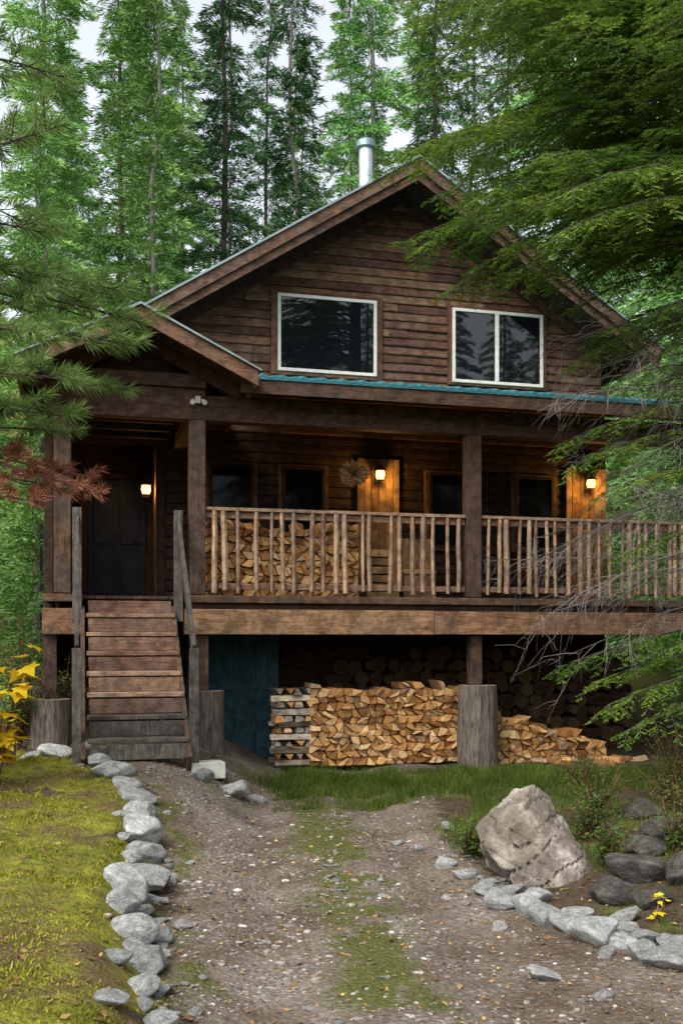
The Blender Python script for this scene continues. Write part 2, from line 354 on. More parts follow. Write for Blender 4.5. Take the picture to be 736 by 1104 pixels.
while z<4.95:
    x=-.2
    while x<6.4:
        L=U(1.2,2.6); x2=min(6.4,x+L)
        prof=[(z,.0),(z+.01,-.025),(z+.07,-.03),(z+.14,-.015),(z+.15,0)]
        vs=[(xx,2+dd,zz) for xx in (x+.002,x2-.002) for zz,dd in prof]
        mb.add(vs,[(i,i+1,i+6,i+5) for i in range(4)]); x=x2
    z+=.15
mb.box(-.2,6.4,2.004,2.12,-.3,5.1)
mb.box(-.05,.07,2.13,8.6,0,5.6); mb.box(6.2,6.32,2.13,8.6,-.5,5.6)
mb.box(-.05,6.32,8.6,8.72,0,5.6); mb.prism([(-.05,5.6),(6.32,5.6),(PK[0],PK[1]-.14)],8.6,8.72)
mb.box(-1.75,-.21,2.75,2.87,0,5.0); mb.box(-.32,-.205,2.0,2.74,DK,5.0); mb.box(-1.75,-1.65,.9,2.74,1.2,4.8)  # last box: side wall added to keep the entry interior dark
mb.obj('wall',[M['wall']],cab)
mb=MB()
T=.13; e0,e1=-.56,6.83
mb.prism([(e0,rz(e0)),PK,(e1,rz(e1)),(e1,rz(e1)-T),(PK[0],PK[1]-T),(e0,rz(e0)-T)],1.2,9.2,0)
mb.prism([(e0-.03,rz(e0)-.02+.004),(PK[0],PK[1]+.004),(e1+.03,rz(e1)-.02+.004),(e1+.03,rz(e1)+.015),(PK[0],PK[1]+.035),(e0-.03,rz(e0)+.015)],1.10,9.25,1)
for sgn,e in ((1,e0),(-1,e1)):
    for (t0,t1,d0,d1) in ((.0,.16,1.13,1.172),(.16,.28,1.18,1.198),):
        mb.prism([(e,rz(e)-t0),(PK[0]-sgn*.002,PK[1]-t0),(PK[0]-sgn*.002,PK[1]-t1),(e,rz(e)-t1)],d0,d1,2)
    mb.prism([(e+sgn*.3,rz(e+sgn*.3)-.135),(PK[0]-sgn*.002,PK[1]-.135),(PK[0]-sgn*.002,PK[1]-.30),(e+sgn*.3,rz(e+sgn*.3)-.30)],1.90,1.95,0)
roof=mb.obj('roof',[M['beamy'],M['greymetal'],M['barge']],cab)
mb=MB(); cx,cd=2.907,3.0
mb.tube([(cx,cd,7.9),(cx,cd,8.9),(cx,cd,9.12)],[.105,.105,.105],20,0)
mb.tube([(cx,cd,8.06),(cx,cd,8.2)],[.19,.115],20,0)
mb.tube([(cx,cd,8.68),(cx,cd,8.71)],[.112,.112],20,0)
mb.tube([(cx,cd,9.10),(cx,cd,9.125),(cx,cd,9.21),(cx,cd,9.24),(cx,cd,9.30)],[.11,.155,.155,.13,.02],20,1)
mb.obj('chimney',[M['flue'],M['cap']],roof,smooth=False)
mb=MB()
u0,u1=.45,7.7; za,zb=4.60,5.16; da,db=-.45,2.0
vs=[];fs=[]; n=int((u1-u0)/.03)
for i in range(n+1):
    u=u0+(u1-u0)*i/n; w=.010*math.sin(i*math.pi/2.0)+(.022 if i%8==0 else 0)
    vs+= [(u,da-.05,za-.01+.045+w),(u,db,zb+.045+w),(u,da-.05,za-.01+.02+w),]
for i in range(n):
    a=i*3; fs+=[(a,a+3,a+4,a+1),(a,a+2,a+5,a+3)]
mb.add(vs,fs,0)
mb.box(u0,u1,da-.045,da-.03,za-.01,za+.03,0)
def slab(x0,x1,y0,y1,z0,z1,t,m):
    mb.add([(x0,y0,z0-t),(x1,y0,z0-t),(x1,y1,z1-t),(x0,y1,z1-t),(x0,y0,z0),(x1,y0,z0),(x1,y1,z1),(x0,y1,z1)],[(0,3,2,1),(4,5,6,7),(0,1,5,4),(1,2,6,5),(2,3,7,6),(3,0,4,7)],m)
slab(u0,u1,da+.002,db-.05,za+.03,zb+.03,.05,1)
mb.box(u0,u1,da-.028,da,za-.17,za+.02,2)
mb.obj('porch_roof',[M['tealmetal'],M['beamy'],M['beam']],cab)
mb=MB(); x=.6
while x<7.6:
    zz=za-.09; mb.beam((x,da+.03,zz-.005),(x,1.98,zz+.555),.07,.15,0,up=(0,0,1)); x+=.61
mb.obj('rafters',[M['beamy']],cab)
ep=(-.686,5.25); es=.488; el,er=-1.98,.606
def ez(u): return ep[1]-es*abs(u-ep[0])
mb=MB()
mb.prism([(el,ez(el)),ep,(er,ez(er)),(er,ez(er)-.08),(ep[0],ep[1]-.08),(el,ez(el)-.08)],-.7,2.9,0)
mb.prism([(el-.03,ez(el)-.01),(ep[0],ep[1]+.004),(er+.03,ez(er)-.01),(er+.03,ez(er)+.01),(ep[0],ep[1]+.03),(el-.03,ez(el)+.01)],-.78,2.95,1)
for sgn,e in ((1,el),(-1,er)):
    mb.prism([(e,ez(e)-.006),(ep[0]-sgn*.002,ep[1]-.006),(ep[0]-sgn*.002,ep[1]-.17),(e,ez(e)-.17)],-.74,-.702,2)
    mb.prism([(e+sgn*.12,ez(e+sgn*.12)-.09),(ep[0]-sgn*.002,ep[1]-.09),(ep[0]-sgn*.002,ep[1]-.25),(e+sgn*.12,ez(e+sgn*.12)-.25)],-.12,-.05,0)
    mb.box(e-.02,e+.02,-.698,2.9,ez(e)-.16,ez(e)-.085,2)
mb.obj('entry_roof',[M['beamy'],M['greymetal'],M['rim']],cab)
mb=MB()
mb.box(-1.72,.10,-.10,.10,4.545,4.70)
mb.box(-1.72,7.6,-.09,.09,4.17,4.33)
mb.box(.11,7.6,-.055,.055,4.335,4.47)
mb.box(-1.72,.10,-.05,.05,4.335,4.54,0,.1)
mb.box(-1.62,-1.46,.1,2.7,4.17,4.33); mb.box(-.1,.06,.1,1.95,4.17,4.33)
mb.obj('porch_beam',[M['beam']],cab,bevel=.008)
mb=MB(); mb.prism([(-1.7,4.71),(.34,4.71),(ep[0],5.14)],.12,.14); mb.box(-1.64,-.2,.16,2.7,4.40,4.43)
for k in range(5): mb.box(-1.64,-.2,.3+k*.5,.37+k*.5,4.30,4.40)
mb.obj('ceiling',[M['wall']],cab)
mb=MB(); mb.box(-.095,.095,-.095,.095,DK+.02,4.17); pme=mb.mesh('porch_post',[M['post']])
for u in (-1.52,0,3.45,6.9):
    o=put('porch_post',pme,cab,(u,0,0)); b=o.modifiers.new('b','BEVEL'); b.width=.012; b.segments=2
mb=MB(); mb.box(-.075,.075,-.075,.075,.9,1.66); ume=mb.mesh('under_post',[M['post']])
for u in (-1.66,.06,3.5): put('under_post',ume,cab,(u,.05,0))
def stump(u,d,z0,z1,r,seed):
    mb=MB(); n=28; vs=[];fs=[]; lv=10
    for i in range(lv+1):
        t=i/lv; z=z0+(z1-z0)*t
        for k in range(n):
            a=2*math.pi*k/n; q=r*(1+.10*(1-t)**2+.07*noise.noise(Vector((math.cos(a)*1.5+seed,math.sin(a)*1.5,z*1.5)))+.05*noise.noise(Vector((math.cos(a)*6+seed,math.sin(a)*6,z*2))))
            vs.append((q*math.cos(a),q*math.sin(a),z))
    for i in range(lv):
        for k in range(n): k2=(k+1)%n; fs.append((i*n+k,i*n+k2,(i+1)*n+k2,(i+1)*n+k))
    mb.add(vs,fs,0); mb.add([vs[lv*n+k] for k in range(n)],[tuple(range(n))],1)
    mb.obj('log_footing',[M['stump'],M['cut']],cab,loc=(u,d,0))
stump(-1.66,-.02,.2,.93,.235,1); stump(.15,.02,.2,1.0,.17,2); stump(3.53,.02,-.12,1.03,.245,3)
mb=MB()
x=-1.72
while x<7.6:
    a,b=x,x+.135; mb.box(a,b,-.09 if (a>-.18 or b<-1.3) else -.02,2.0 if a>-.2 else 2.74,DK-.04,DK,1); x+=.14
for k in range(16):
    u=-1.6+k*.6; mb.box(u,u+.05,.12,1.98,1.83,DK-.045,1)
mb.box(-.16,7.55,-.15,-.095,DK-.075,DK+.012,2); mb.box(-1.74,-1.30,-.15,-.095,DK-.075,DK+.012,2)
mb.box(-.16,2.9,-.135,.06,1.665,1.96,0); mb.box(2.905,7.5,-.130,.06,1.668,1.955,0); mb.box(-1.74,-1.32,-.135,.06,1.665,1.96,0)
mb.box(-.15,7.5,-.09,.0,1.96,DK-.08,1,.05)
mb.obj('deck',[M['rim'],M['beamy'],M['beam']],cab,bevel=.006)
def railing(ua,ub,n):
    e=put('railing',None,cab)
    mb=MB(); L=ub-ua
    mb.box(ua,ub,-.06,.05,3.125,3.165); mb.box(ua+.002,ub-.002,-.02,.02,3.04,3.12); mb.box(ua+.002,ub-.002,-.022,.022,2.20,2.27)
    me=mb.mesh('rail',[M['rail']]); o=put('rail',me,e); b=o.modifiers.new('b','BEVEL'); b.width=.005
    for i in range(n):
        u=ua+L*(i+.6)/n+U(-.03,.03)
        mb=MB(); w=U(.017,.031)
        pts=[(U(-.007,.007),-.045+U(-.004,.004),2.17+U(-.03,.03)+.95*t*1.0) for t in (0,.33,.66,1)]
        pts[-1]=(pts[-1][0],pts[-1][1],3.122)
        mb.tube(pts,[w*1.15,w*1.25,w*1.2,w*1.1],6)
        put('baluster',mb.mesh('baluster',[M['bal']]),e,(u,0,0),(0,U(-.016,.016),0))
railing(.1,3.35,20); railing(3.55,6.8,23)
e=put('railing',None,cab); mb=MB()
mb.box(-1.60,-1.54,.1,2.6,3.1,3.16); mb.box(-1.59,-1.55,.1,2.6,2.2,2.27)
for k in range(12): mb.box(-1.60,-1.565,.2+k*.2,.25+k*.2,2.19,3.1)
mb.obj('rail',[M['rail']],e)
st=put('stairs',None,cab)
for i in range(8):
    zt=DK-.211*(i+1) if i<7 else .635-.211
    d1=-.03-.26*i; d0=d1-.275
    if i<7:
        for q,(aa,bb) in enumerate(((d0,d0+.130),(d0+.137,d1-.030))):
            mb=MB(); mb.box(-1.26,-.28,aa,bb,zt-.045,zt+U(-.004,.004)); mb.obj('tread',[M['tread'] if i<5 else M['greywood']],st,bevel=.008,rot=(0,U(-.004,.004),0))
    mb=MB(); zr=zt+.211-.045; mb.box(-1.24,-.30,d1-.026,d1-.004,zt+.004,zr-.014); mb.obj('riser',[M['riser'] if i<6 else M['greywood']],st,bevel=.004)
mb=MB()
for u in (-1.30,-.285):
    mb.beam((u,-.02,DK-.22),(u,-1.92,DK-1.75),.045,.26)
mb.obj('stringer',[M['post']],st,bevel=.004)
for u,s_ in ((-1.36,0),(-.225,1)):
    mb=MB()
    mb.beam((u,.02,3.07),(u,-1.80,1.50),.045,.13)
    mb.box(u-.045,u+.045,-1.84,-1.75,.30,1.52); mb.box(u-.05,u+.05,-.16,-.06,DK-.3,3.10)
    mb.obj('handrail',[M['greywood']],st,bevel=.006)
def framed(name,u0,u1,d,z0,z1,mull,trim,fr=.045,fmat='white',gl='glass'):
    e=put(name,None,cab)
    if trim:
        mb=MB(); t=trim
        mb.box(u0-t,u0-.002,d-.05,d,z0-t*.6,z1+t*.5); mb.box(u1+.002,u1+t,d-.05,d,z0-t*.6,z1+t*.5)
        mb.box(u0-.001,u1+.001,d-.052,d,z1+.002,z1+t*.5); mb.box(u0-.001,u1+.001,d-.052,d,z0-t*.6,z0-.002)
        mb.obj('trim',[M['trim']],e,bevel=.004)
    mb=MB(); y0,y1=d-.07,d-.02
    mb.box(u0,u0+fr,y0,y1,z0,z1); mb.box(u1-fr,u1,y0,y1,z0,z1); mb.box(u0+fr,u1-fr,y0+.001,y1,z1-fr,z1); mb.box(u0+fr,u1-fr,y0+.001,y1,z0,z0+fr)
    for mu in mull: mb.box(mu-.028,mu+.028,y0-.003,y1,z0+fr,z1-fr)
    mb.obj('frame',[M[fmat]],e,bevel=.004)
    mb=MB(); mb.box(u0+fr*.9,u1-fr*.9,d-.045,d-.03,z0+fr*.9,z1-fr*.9); mb.obj('glass',[M[gl]],e)
framed('window',1.332,2.763,1.965,5.35,6.43,[],.09)
framed('window',3.906,5.334,1.965,5.35,6.43,[4.60],.06)
for a,b in ((.385,.99),(1.40,2.0),(3.55,4.2),(4.9,5.5)):
    framed('window',a,b,1.96,2.93,4.02,[],.06,.04,'wall','dimglass')
dr=put('door',None,cab)
mb=MB(); mb.box(-1.22,-.42,2.69,2.735,DK+.02,3.86)
for (a,b) in ((-1.14,-.86),(-.78,-.50)):
    for (p,q) in ((2.25,2.85),(2.95,3.72)): mb.box(a,b,2.672,2.689,p,q)
mb.obj('panel',[M['door']],dr,bevel=.006)
mb=MB(); mb.box(-1.32,-1.225,2.66,2.74,DK,3.95); mb.box(-.415,-.335,2.66,2.74,DK,3.95); mb.box(-1.222,-.418,2.66,2.74,3.87,3.95); mb.obj('frame',[M['wall']],dr)
mb=MB(); mb.tube([(-.5,2.66,3.0),(-.5,2.61,3.0)],[.03,.03],12); mb.tube([(-.5,2.62,3.0),(-.60,2.62,3.0)],[.012,.012],8); mb.obj('handle',[M['iron']],dr)
for (a,b) in ((2.48,3.14),(5.72,6.38)):
    mb=MB(); x=a
    while x<b-.05:
        w=U(.09,.15); mb.box(x,min(b,x+w)-.007,1.915+U(-.008,.006),1.945,DK+.02,4.18); x+=w
    mb.obj('wall_panel',[M['pine']],cab,bevel=.003)
mb=MB(); mb.box(-.335,-.325,1.98,2.6,DK,4.2); mb.obj('wall_panel',[M['pine']],cab)
mb=MB(); x=.02
while x<1.2: mb.box(x,x+.145,1.25,1.28,.05,1.72); x+=.15
mb.box(.0,1.2,1.22,1.249,.95,1.04); mb.obj('lower_wall_panel',[M['teal']],cab)
def lantern(u,d,z,pw):
    e=put('wall_lantern',None,cab)
    mb=MB(); mb.box(u-.045,u+.045,d-.02,d,z-.09,z+.12); mb.tube([(u,d-.02,z+.08),(u,d-.07,z+.13),(u,d-.12,z+.12)],[.012]*3,8)
    mb.tube([(u,d-.12,z+.06),(u,d-.12,z+.085),(u,d-.12,z+.14)],[.085,.075,.012],12); mb.tube([(u,d-.12,z-.075),(u,d-.12,z-.06)],[.05,.055],12)
    mb.obj('bracket',[M['iron']],e)
    mb=MB(); mb.tube([(u,d-.12,z-.058),(u,d-.12,z),(u,d-.12,z+.055)],[.046,.066,.058],12); mb.obj('lamp_glass',[M['lamp']],e,smooth=True)
    ld=bpy.data.lights.new('lantern_bulb','POINT'); ld.energy=pw; ld.color=(1,.50,.12); ld.shadow_soft_size=.04
    lo=bpy.data.objects.new('lantern_bulb',ld); lo.location=(u,d-.21,z-.02); lo.parent=e; link(lo)
lantern(2.78,1.91,3.93,24); lantern(6.06,1.91,3.93,30); lantern(-.45,2.3,3.66,11)
mb=MB(); mb.box(-.03,.03,-.13,-.1,4.36,4.44)
for q in (-.05,.05): mb.tube([(q,-.12,4.4),(q*1.3,-.17,4.37),(q*1.4,-.21,4.35)],[.012,.024,.03],12)
mb.obj('flood_light',[M['block']],cab)
# ------------------------------------------------------------------ hanging dried bouquet
hb=empty('hanging_basket',W(2.08,.6,3.72)); tag(hb,"basket of dried brown flowers hanging from the porch ceiling","hanging basket")
mb=MB(); mb.tube([(0,0,-.08),(0,0,-.03),(0,0,.03)],[.05,.11,.14],14)
for a in range(3): mb.tube([(.13*math.cos(a*2.1),.13*math.sin(a*2.1),.03),(0,0,.4),(0,0,.66)],[.004]*3,4)
mb.obj('basket',[M['trim']],hb)
rs=np.random.default_rng(3); N=1500
dv=rs.normal(size=(N,3)); dv[:,2]=dv[:,2]*.6-.15; dv/=np.linalg.norm(dv,axis=1)[:,None]
def spikes(base,dr_,L,Wd,rs):
    dr_=dr_/np.linalg.norm(dr_,axis=1)[:,None]
    sd=np.cross(dr_,rs.normal(size=dr_.shape)); sd/=np.linalg.norm(sd,axis=1)[:,None]+1e-9
    L=L[:,None];Wd=Wd[:,None]
    return np.stack([base,base+dr_*L*.45+sd*Wd*.5,base+dr_*L,base+dr_*L*.45-sd*Wd*.5],1)
put('dried_flowers',poly_mesh('dried_flowers',spikes(dv*.08+np.array([0,0,.02]),dv,rs.uniform(.04,.13,N),rs.uniform(.015,.035,N),rs),[M['dried']]),hb)
# ------------------------------------------------------------------ firewood
def cells(u0,u1,z0,ztop,cw,chh,rr):
    out=[]; nr=max(1,math.ceil((max(ztop(u0),ztop((u0+u1)/2))-z0)/chh)+1); nc=round((u1-u0)/cw)
    P={}
    for j in range(nr+1):
        for i in range(nc+1):
            jx=rr.uniform(-.32,.32)*cw if 0<i<nc else rr.uniform(-.1,.1)*cw; jz=rr.uniform(-.30,.30)*chh if j>0 else 0
            P[i,j]=(u0+cw*(i+(.5 if (j%2 and 0<i<nc) else 0))+jx, z0+chh*j+jz)
    for j in range(nr):
        for i in range(nc):
            q=[P[i,j],P[i+1,j],P[i+1,j+1],P[i,j+1]]
            if sum(p[1] for p in q)/4>ztop(sum(p[0] for p in q)/4)+rr.uniform(-.04,.04): continue
            t=rr.random()
            if t<.32: out+= [[q[0],q[1],q[2]],[q[0],q[2],q[3]]]
            elif t<.60: out+= [[q[0],q[1],q[3]],[q[1],q[2],q[3]]]
            else: out.append(q)
    return out
def piece(poly,L,rr,mb,center):
    n=len(poly); cx=sum(p[0] for p in poly)/n; cz=sum(p[1] for p in poly)/n
    pts=[]; sh=rr.uniform(.78,.92)
    for k in range(n):
        p=poly[k];q=poly[(k+1)%n]
        sx,sz=cx+(p[0]-cx)*sh,cz+(p[1]-cz)*sh; tx,tz=cx+(q[0]-cx)*sh,cz+(q[1]-cz)*sh
        bul=rr.uniform(-.03,.06) if k else .14
        for t in (.05,.5,.95):
            mx,mz=sx+(tx-sx)*t,sz+(tz-sz)*t
            f=bul*(1 if t==.5 else .1)
            pts.append((mx+(mx-cx)*f,mz+(mz-cz)*f))
    o=center; k1,k2=rr.uniform(-.2,.2),rr.uniform(-.2,.2)
    vs=[(x-o[0],-L/2+(x-cx)*k1+(z-cz)*k2,z-o[2]) for x,z in pts]+[((x-cx)*.97+cx-o[0],L/2,(z-cz)*.97+cz-o[2]) for x,z in pts]
    m=len(pts); r=rr.random(); b=len(mb.v)
    mb.add(vs,[tuple(range(m))[::-1],tuple(range(m,2*m))],0,r)
    bark=rr.random()<.6
    for i in range(m):
        mb.f.append(tuple(b+k for k in (i,(i+1)%m,(i+1)%m+m,i+m))); mb.m.append(1 if (bark and i<3) else 0)
rr=random.Random(5); cnt=0
stuffpile=MB()
def addpile(polys,d,L,mb):
    for poly in polys:
        b=len(mb.v); dd=d+rr.uniform(-.05,.05); piece(poly,L,rr,mb,(0,0,0))
        for i in range(b,len(mb.v)):
            x,y,z=mb.v[i]; mb.v[i]=tuple(W(x,y+dd,z))
def pile(polys,d,L):
    global cnt
    for poly in polys:
        if cnt>=245: addpile([poly],d,L,stuffpile); continue
        cx=sum(p[0] for p in poly)/len(poly); cz=sum(p[1] for p in poly)/len(poly)
        mb=MB(); piece(poly,L,rr,mb,(cx,0,cz))
        o=put('firewood_log',mb.mesh('firewood_log',[M['fire'],M['fbark']]),None,W(cx,d+rr.uniform(-.05,.05),cz),(rr.uniform(-.02,.02),0,A+rr.uniform(-.03,.03)))
        tag(o,"split firewood log stacked under the porch","firewood",group="firewood stacked under the porch"); cnt+=1
pile(cells(1.42,3.58,.04,lambda u:1.0+.03*math.sin(u*5),.102,.086,rr),.45,.40)
pile(cells(3.74,5.5,-.02,lambda u:.68-(u-3.74)*.24+.05*math.sin(u*9),.102,.086,rr),.50,.40)
for _ in range(12):
    u=rr.uniform(3.9,6.0); d=rr.uniform(-.35,.35); w=rr.uniform(.04,.07); mb=MB()
    piece([(-w,-w*.6),(w,-w*.5),(0,w*.8)],rr.uniform(.2,.36),rr,mb,(0,0,0)); p=W(u,d); 
    o=put('firewood_log',mb.mesh('firewood_log',[M['fire'],M['fbark']]),None,(p.x,p.y,gz(p.x,p.y)+.035),(rr.uniform(-.1,.1),0,rr.uniform(0,3.1))); tag(o,"loose split firewood log lying on the ground","firewood",group="firewood stacked under the porch"); cnt+=1
zc=.06; lay=0
while zc<.98:
    hgt_=rr.uniform(.062,.09)
    for k in range(2 if lay%2==0 else 4):
        mb=MB(); w=rr.uniform(.07,.12); L=.24+rr.uniform(-.05,.04); h=hgt_*rr.uniform(.75,.98)/2
        prof=rr.choice([[(-w/2,-h),(w/2,-h),(0,h)],[(-w/2,h),(w/2,h),(w*.1,-h)],[(-w/2,-h),(w/2,-h*.8),(w/2*.7,h*.8),(-w/2*.8,h)]]); m=len(prof)
        if lay%2==0:
            vs=[(x,a,b) for x in (-L,0,L) for a,b in [(p*(1+rr.uniform(-.15,.15)),q*(1+rr.uniform(-.15,.15))) for p,q in prof]]; loc=W(1.22+rr.uniform(-.03,.03),.30+k*.28,zc+hgt_/2)
        else:
            vs=[(a,x,b) for x in (-.2,0,.2) for a,b in [(p*(1+rr.uniform(-.15,.15)),q*(1+rr.uniform(-.15,.15))) for p,q in prof]]; loc=W(1.04+k*.125+rr.uniform(-.015,.015),.45,zc+hgt_/2)
        fs=[tuple(range(m)),tuple(range(3*m-1,2*m-1,-1))]+[(j*m+i,j*m+(i+1)%m,(j+1)*m+(i+1)%m,(j+1)*m+i) for j in (0,1) for i in range(m)]
        mb.add(vs,fs)
        o=put('firewood_log',mb.mesh('firewood_log',[M['fgrey'] if (lay%2==0 or rr.random()<.5) else M['fire']]),None,loc,(0,0,A+rr.uniform(-.09,.09)))
        tag(o,"weathered grey firewood log in the crisscross end of the stack","firewood",group="firewood stacked under the porch")
        cnt+=1
    zc+=hgt_; lay+=1
addpile(cells(.14,2.05,DK+.01,lambda u:3.02+.03*math.sin(u*4),.105,.092,rr),.38,.38,stuffpile)
o=stuffpile.obj('firewood_pile',[M['fire'],M['fbark']]); tag(o,"stacked split firewood behind the porch railing","firewood pile",kind="stuff")
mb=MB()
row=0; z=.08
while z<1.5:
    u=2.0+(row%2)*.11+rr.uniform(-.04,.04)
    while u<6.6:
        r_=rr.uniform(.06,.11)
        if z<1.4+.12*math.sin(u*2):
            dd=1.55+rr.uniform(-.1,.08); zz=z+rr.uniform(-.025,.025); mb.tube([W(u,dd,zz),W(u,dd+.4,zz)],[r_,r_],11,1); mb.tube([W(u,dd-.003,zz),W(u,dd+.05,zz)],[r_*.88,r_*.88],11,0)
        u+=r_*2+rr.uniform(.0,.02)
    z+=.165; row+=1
o=mb.obj('old_log_pile',[M['shadedfire'],M['fbark']]); tag(o,"shade-darkened round logs stacked deep under the deck","log pile",kind="stuff")
def tall(name,label,cat,loc,build,mats,rot=(0,0,0)):
    mb=MB(); build(mb); o=mb.obj(name,mats,None,bevel=.004,loc=loc,rot=rot); tag(o,label,cat); return o
tall('plywood_sheet',"tan plywood sheet leaning against the porch wall","plywood",W(3.02,.75,DK),lambda m:(m.box(-.22,.22,-.01,.01,0,.84),m.box(-.23,.23,-.03,-.012,.36,.42)),[M['pine']],(-.12,0,A))
tall('wooden_crate',"pale wooden crate standing on the porch deck","crate",W(2.45,.8,DK),lambda m:[m.box(-.2+i*.002,.2-i*.002,-.17,.17,.02+i*.11,.11+i*.11) for i in range(6)]+[m.box(a,a+.04,-.19,-.172,0,.68) for a in (-.2,.16)],[M['pine']],(0,0,A))
tall('concrete_block',"pale square stepping block beside the stairs","block",W(-.10,-1.75,gz(*W(-.10,-1.75)[:2])-.02),lambda m:m.box(-.17,.17,-.12,.12,0,.16),[M['block']],(0,0,A+.1))
# ------------------------------------------------------------------ rocks
def rock_mesh(name,seed,mat,sub=4,cuts=11,lo=.62,hi=.9):
    rr=random.Random(seed); bm=bmesh.new(); bmesh.ops.create_icosphere(bm,subdivisions=sub,radius=1)
    pl=[]
    for _ in range(cuts):
        v=Vector((rr.gauss(0,1),rr.gauss(0,1),rr.gauss(0,1))).normalized(); pl.append((v,rr.uniform(lo,hi)))
    for v in bm.verts:
        p=v.co.copy()
        for nn,dd in pl:
            e=p.dot(nn)-dd
            if e>0: p-=nn*e*.92
        q=Vector((seed,0,0))+p
        p*=1+.10*noise.noise(q*1.6)+.05*noise.noise(q*5)+.022*noise.noise(q*14)
        v.co=p
    me=bpy.data.meshes.new(name); bm.to_mesh(me); bm.free(); me.materials.append(mat)
    me.polygons.foreach_set('use_smooth',[True]*len(me.polygons)); return me
RK=[rock_mesh('rock',i*3+1,M['rock'],4,11,.60,.88) for i in range(8)]
RA=[rock_mesh('rock',i*3+31,M['rock'],4,9,.42,.75) for i in range(5)]
RD=[rock_mesh('rock',i*3+50,M['darkrock'],4,9,.5,.8) for i in range(3)]
rr=random.Random(12)
def rock(x,y,s,kind=0,lab=None,grp="stones lining the path",fl=.68):
    me=rr.choice((RK,RA,RD)[kind]); sx=s*.5*rr.uniform(1.1,1.4); sy=s*.5*rr.uniform(.8,1.2); sz=s*.5*fl*rr.uniform(.8,1.25)
    o=put('rock',me,None,(x,y,gz(x,y)+sz*.45),(rr.uniform(-.25,.25),rr.uniform(-.25,.25),rr.uniform(0,6.28)),(sx,sy,sz))
    tag(o,lab or "rounded pale grey stone edging the mossy bank","rock",group=grp)
for x,y,s in [(-3.12,10.3,.2),(-2.92,10.5,.32),(-2.70,10.7,.26),(-2.45,10.1,.24),(-2.05,9.2,.32),(-2.25,9.6,.24),(-1.70,8.55,.28),(-1.60,8.1,.29),(-1.50,7.6,.34),(-1.38,7.15,.27),(-1.26,6.55,.34),(-1.28,6.05,.36),(-1.20,5.62,.22),(-1.08,5.22,.22),(-.98,5.42,.15),(-.92,4.85,.23),(-1.02,4.6,.13),(-.86,4.42,.16),(-.74,4.12,.17),(-.66,3.8,.2),(-1.14,5.85,.12),(-1.42,6.87,.15),(-1.68,7.85,.15),(-1.02,5.02,.12),(-.82,4.25,.10),(-1.35,9.95,.26),(-1.05,10.05,.33),(-1.25,10.4,.22),(-.85,10.3,.18),(-1.14,6.82,.11),(-.9,4.0,.12),(-1.86,8.85,.22),(-1.34,7.40,.12),(-1.10,6.3,.11),(-2.6,10.35,.18),(-.62,4.35,.07),(-1.55,7.3,.11)]:
    rock(x,y,s)
for _ in range(40):
    y=U(3.9,9.8); rock(xb(y)+random.gauss(.05,.10),y,U(.04,.10),rr.choice((0,1)),lab="small pale stone at the foot of the mossy bank")
for x,y,s in [(.75,7.35,.16),(.84,6.96,.16),(.92,6.6,.2),(1.17,7.95,.16),(.98,7.75,.13),(1.00,6.3,.24),(1.12,6.1,.22),(1.18,5.9,.26),(1.30,5.68,.28),(1.34,5.45,.3),(1.47,5.35,.22),(1.5,5.12,.22),(1.62,4.98,.28),(1.72,4.75,.22),(1.52,5.6,.22),(.97,4.93,.16),(.6,7.9,.12),(1.78,4.5,.24),(1.88,4.85,.18),(.68,6.6,.08),(.45,8.3,.1),(1.35,5.2,.12),(.9,8.6,.14),(1.8,8.9,.16),(2.3,9.3,.18),(1.75,5.3,.2),(1.40,5.95,.22),(1.62,5.85,.18),(1.2,6.35,.2),(.9,5.8,.1),(2.0,5.3,.2),(1.15,4.5,.09),(1.62,5.45,.15),(1.85,4.3,.22),(1.6,4.6,.12),(1.08,6.55,.17)]:
    rock(x,y,s,1,lab="angular pale stone beside the gravel path",fl=.62)
for _ in range(36):
    y=U(4.2,8.0); rock(xr(y)+random.gauss(.0,.11),y,U(.04,.10),1,lab="small angular stone beside the gravel path",fl=.5)
for x,y,s in [(1.70,6.35,.30),(1.95,6.6,.40),(2.4,7.5,.40),(2.25,6.4,.36),(2.0,7.7,.26),(2.7,7.0,.34),(2.15,5.9,.26),(2.5,8.4,.34),(1.85,6.05,.22),(2.1,7.1,.3)]:
    rock(x,y,s,2,"dark mossy rock on the wooded bank","dark rocks on the bank",.62)
for _ in range(44):
    y=U(4.2,10); x=U(xb(y)+.3,xr(y)-.1); rock(x,y,U(.025,.075),1,lab="small loose stone lying on the gravel path",grp="loose stones on the path",fl=.45)
# boulder: slanted wedge
bm=bmesh.new()
pts=[(-.43,-.10,.37),(-.40,-.20,.28),(-.20,-.30,.02),(-.32,-.08,.46),(-.18,-.18,.50),(-.12,.05,.60),(.00,-.02,.64),(.11,.04,.57),(.17,-.16,.32),(-.02,-.30,.24),(.33,-.22,.15),(.50,-.14,-.04),(.46,.12,.02),(.30,.2,.22),(.02,.28,.42),(-.25,.3,.4),(-.26,.3,0),(.4,.3,-.04),(.14,-.40,-.04),(-.12,-.34,.12)]
for p in pts: bm.verts.new((p[0]*.98,p[1],p[2]*1.02-.04))
bmesh.ops.convex_hull(bm,input=bm.verts)
bmesh.ops.delete(bm,geom=[v for v in bm.verts if not v.link_faces],context='VERTS')
bmesh.ops.triangulate(bm,faces=bm.faces)
for _ in range(6):
    es_=[e for e in bm.edges if e.calc_length()>.028]
    if es_: bmesh.ops.subdivide_edges(bm,edges=es_,cuts=1); bmesh.ops.triangulate(bm,faces=bm.faces)
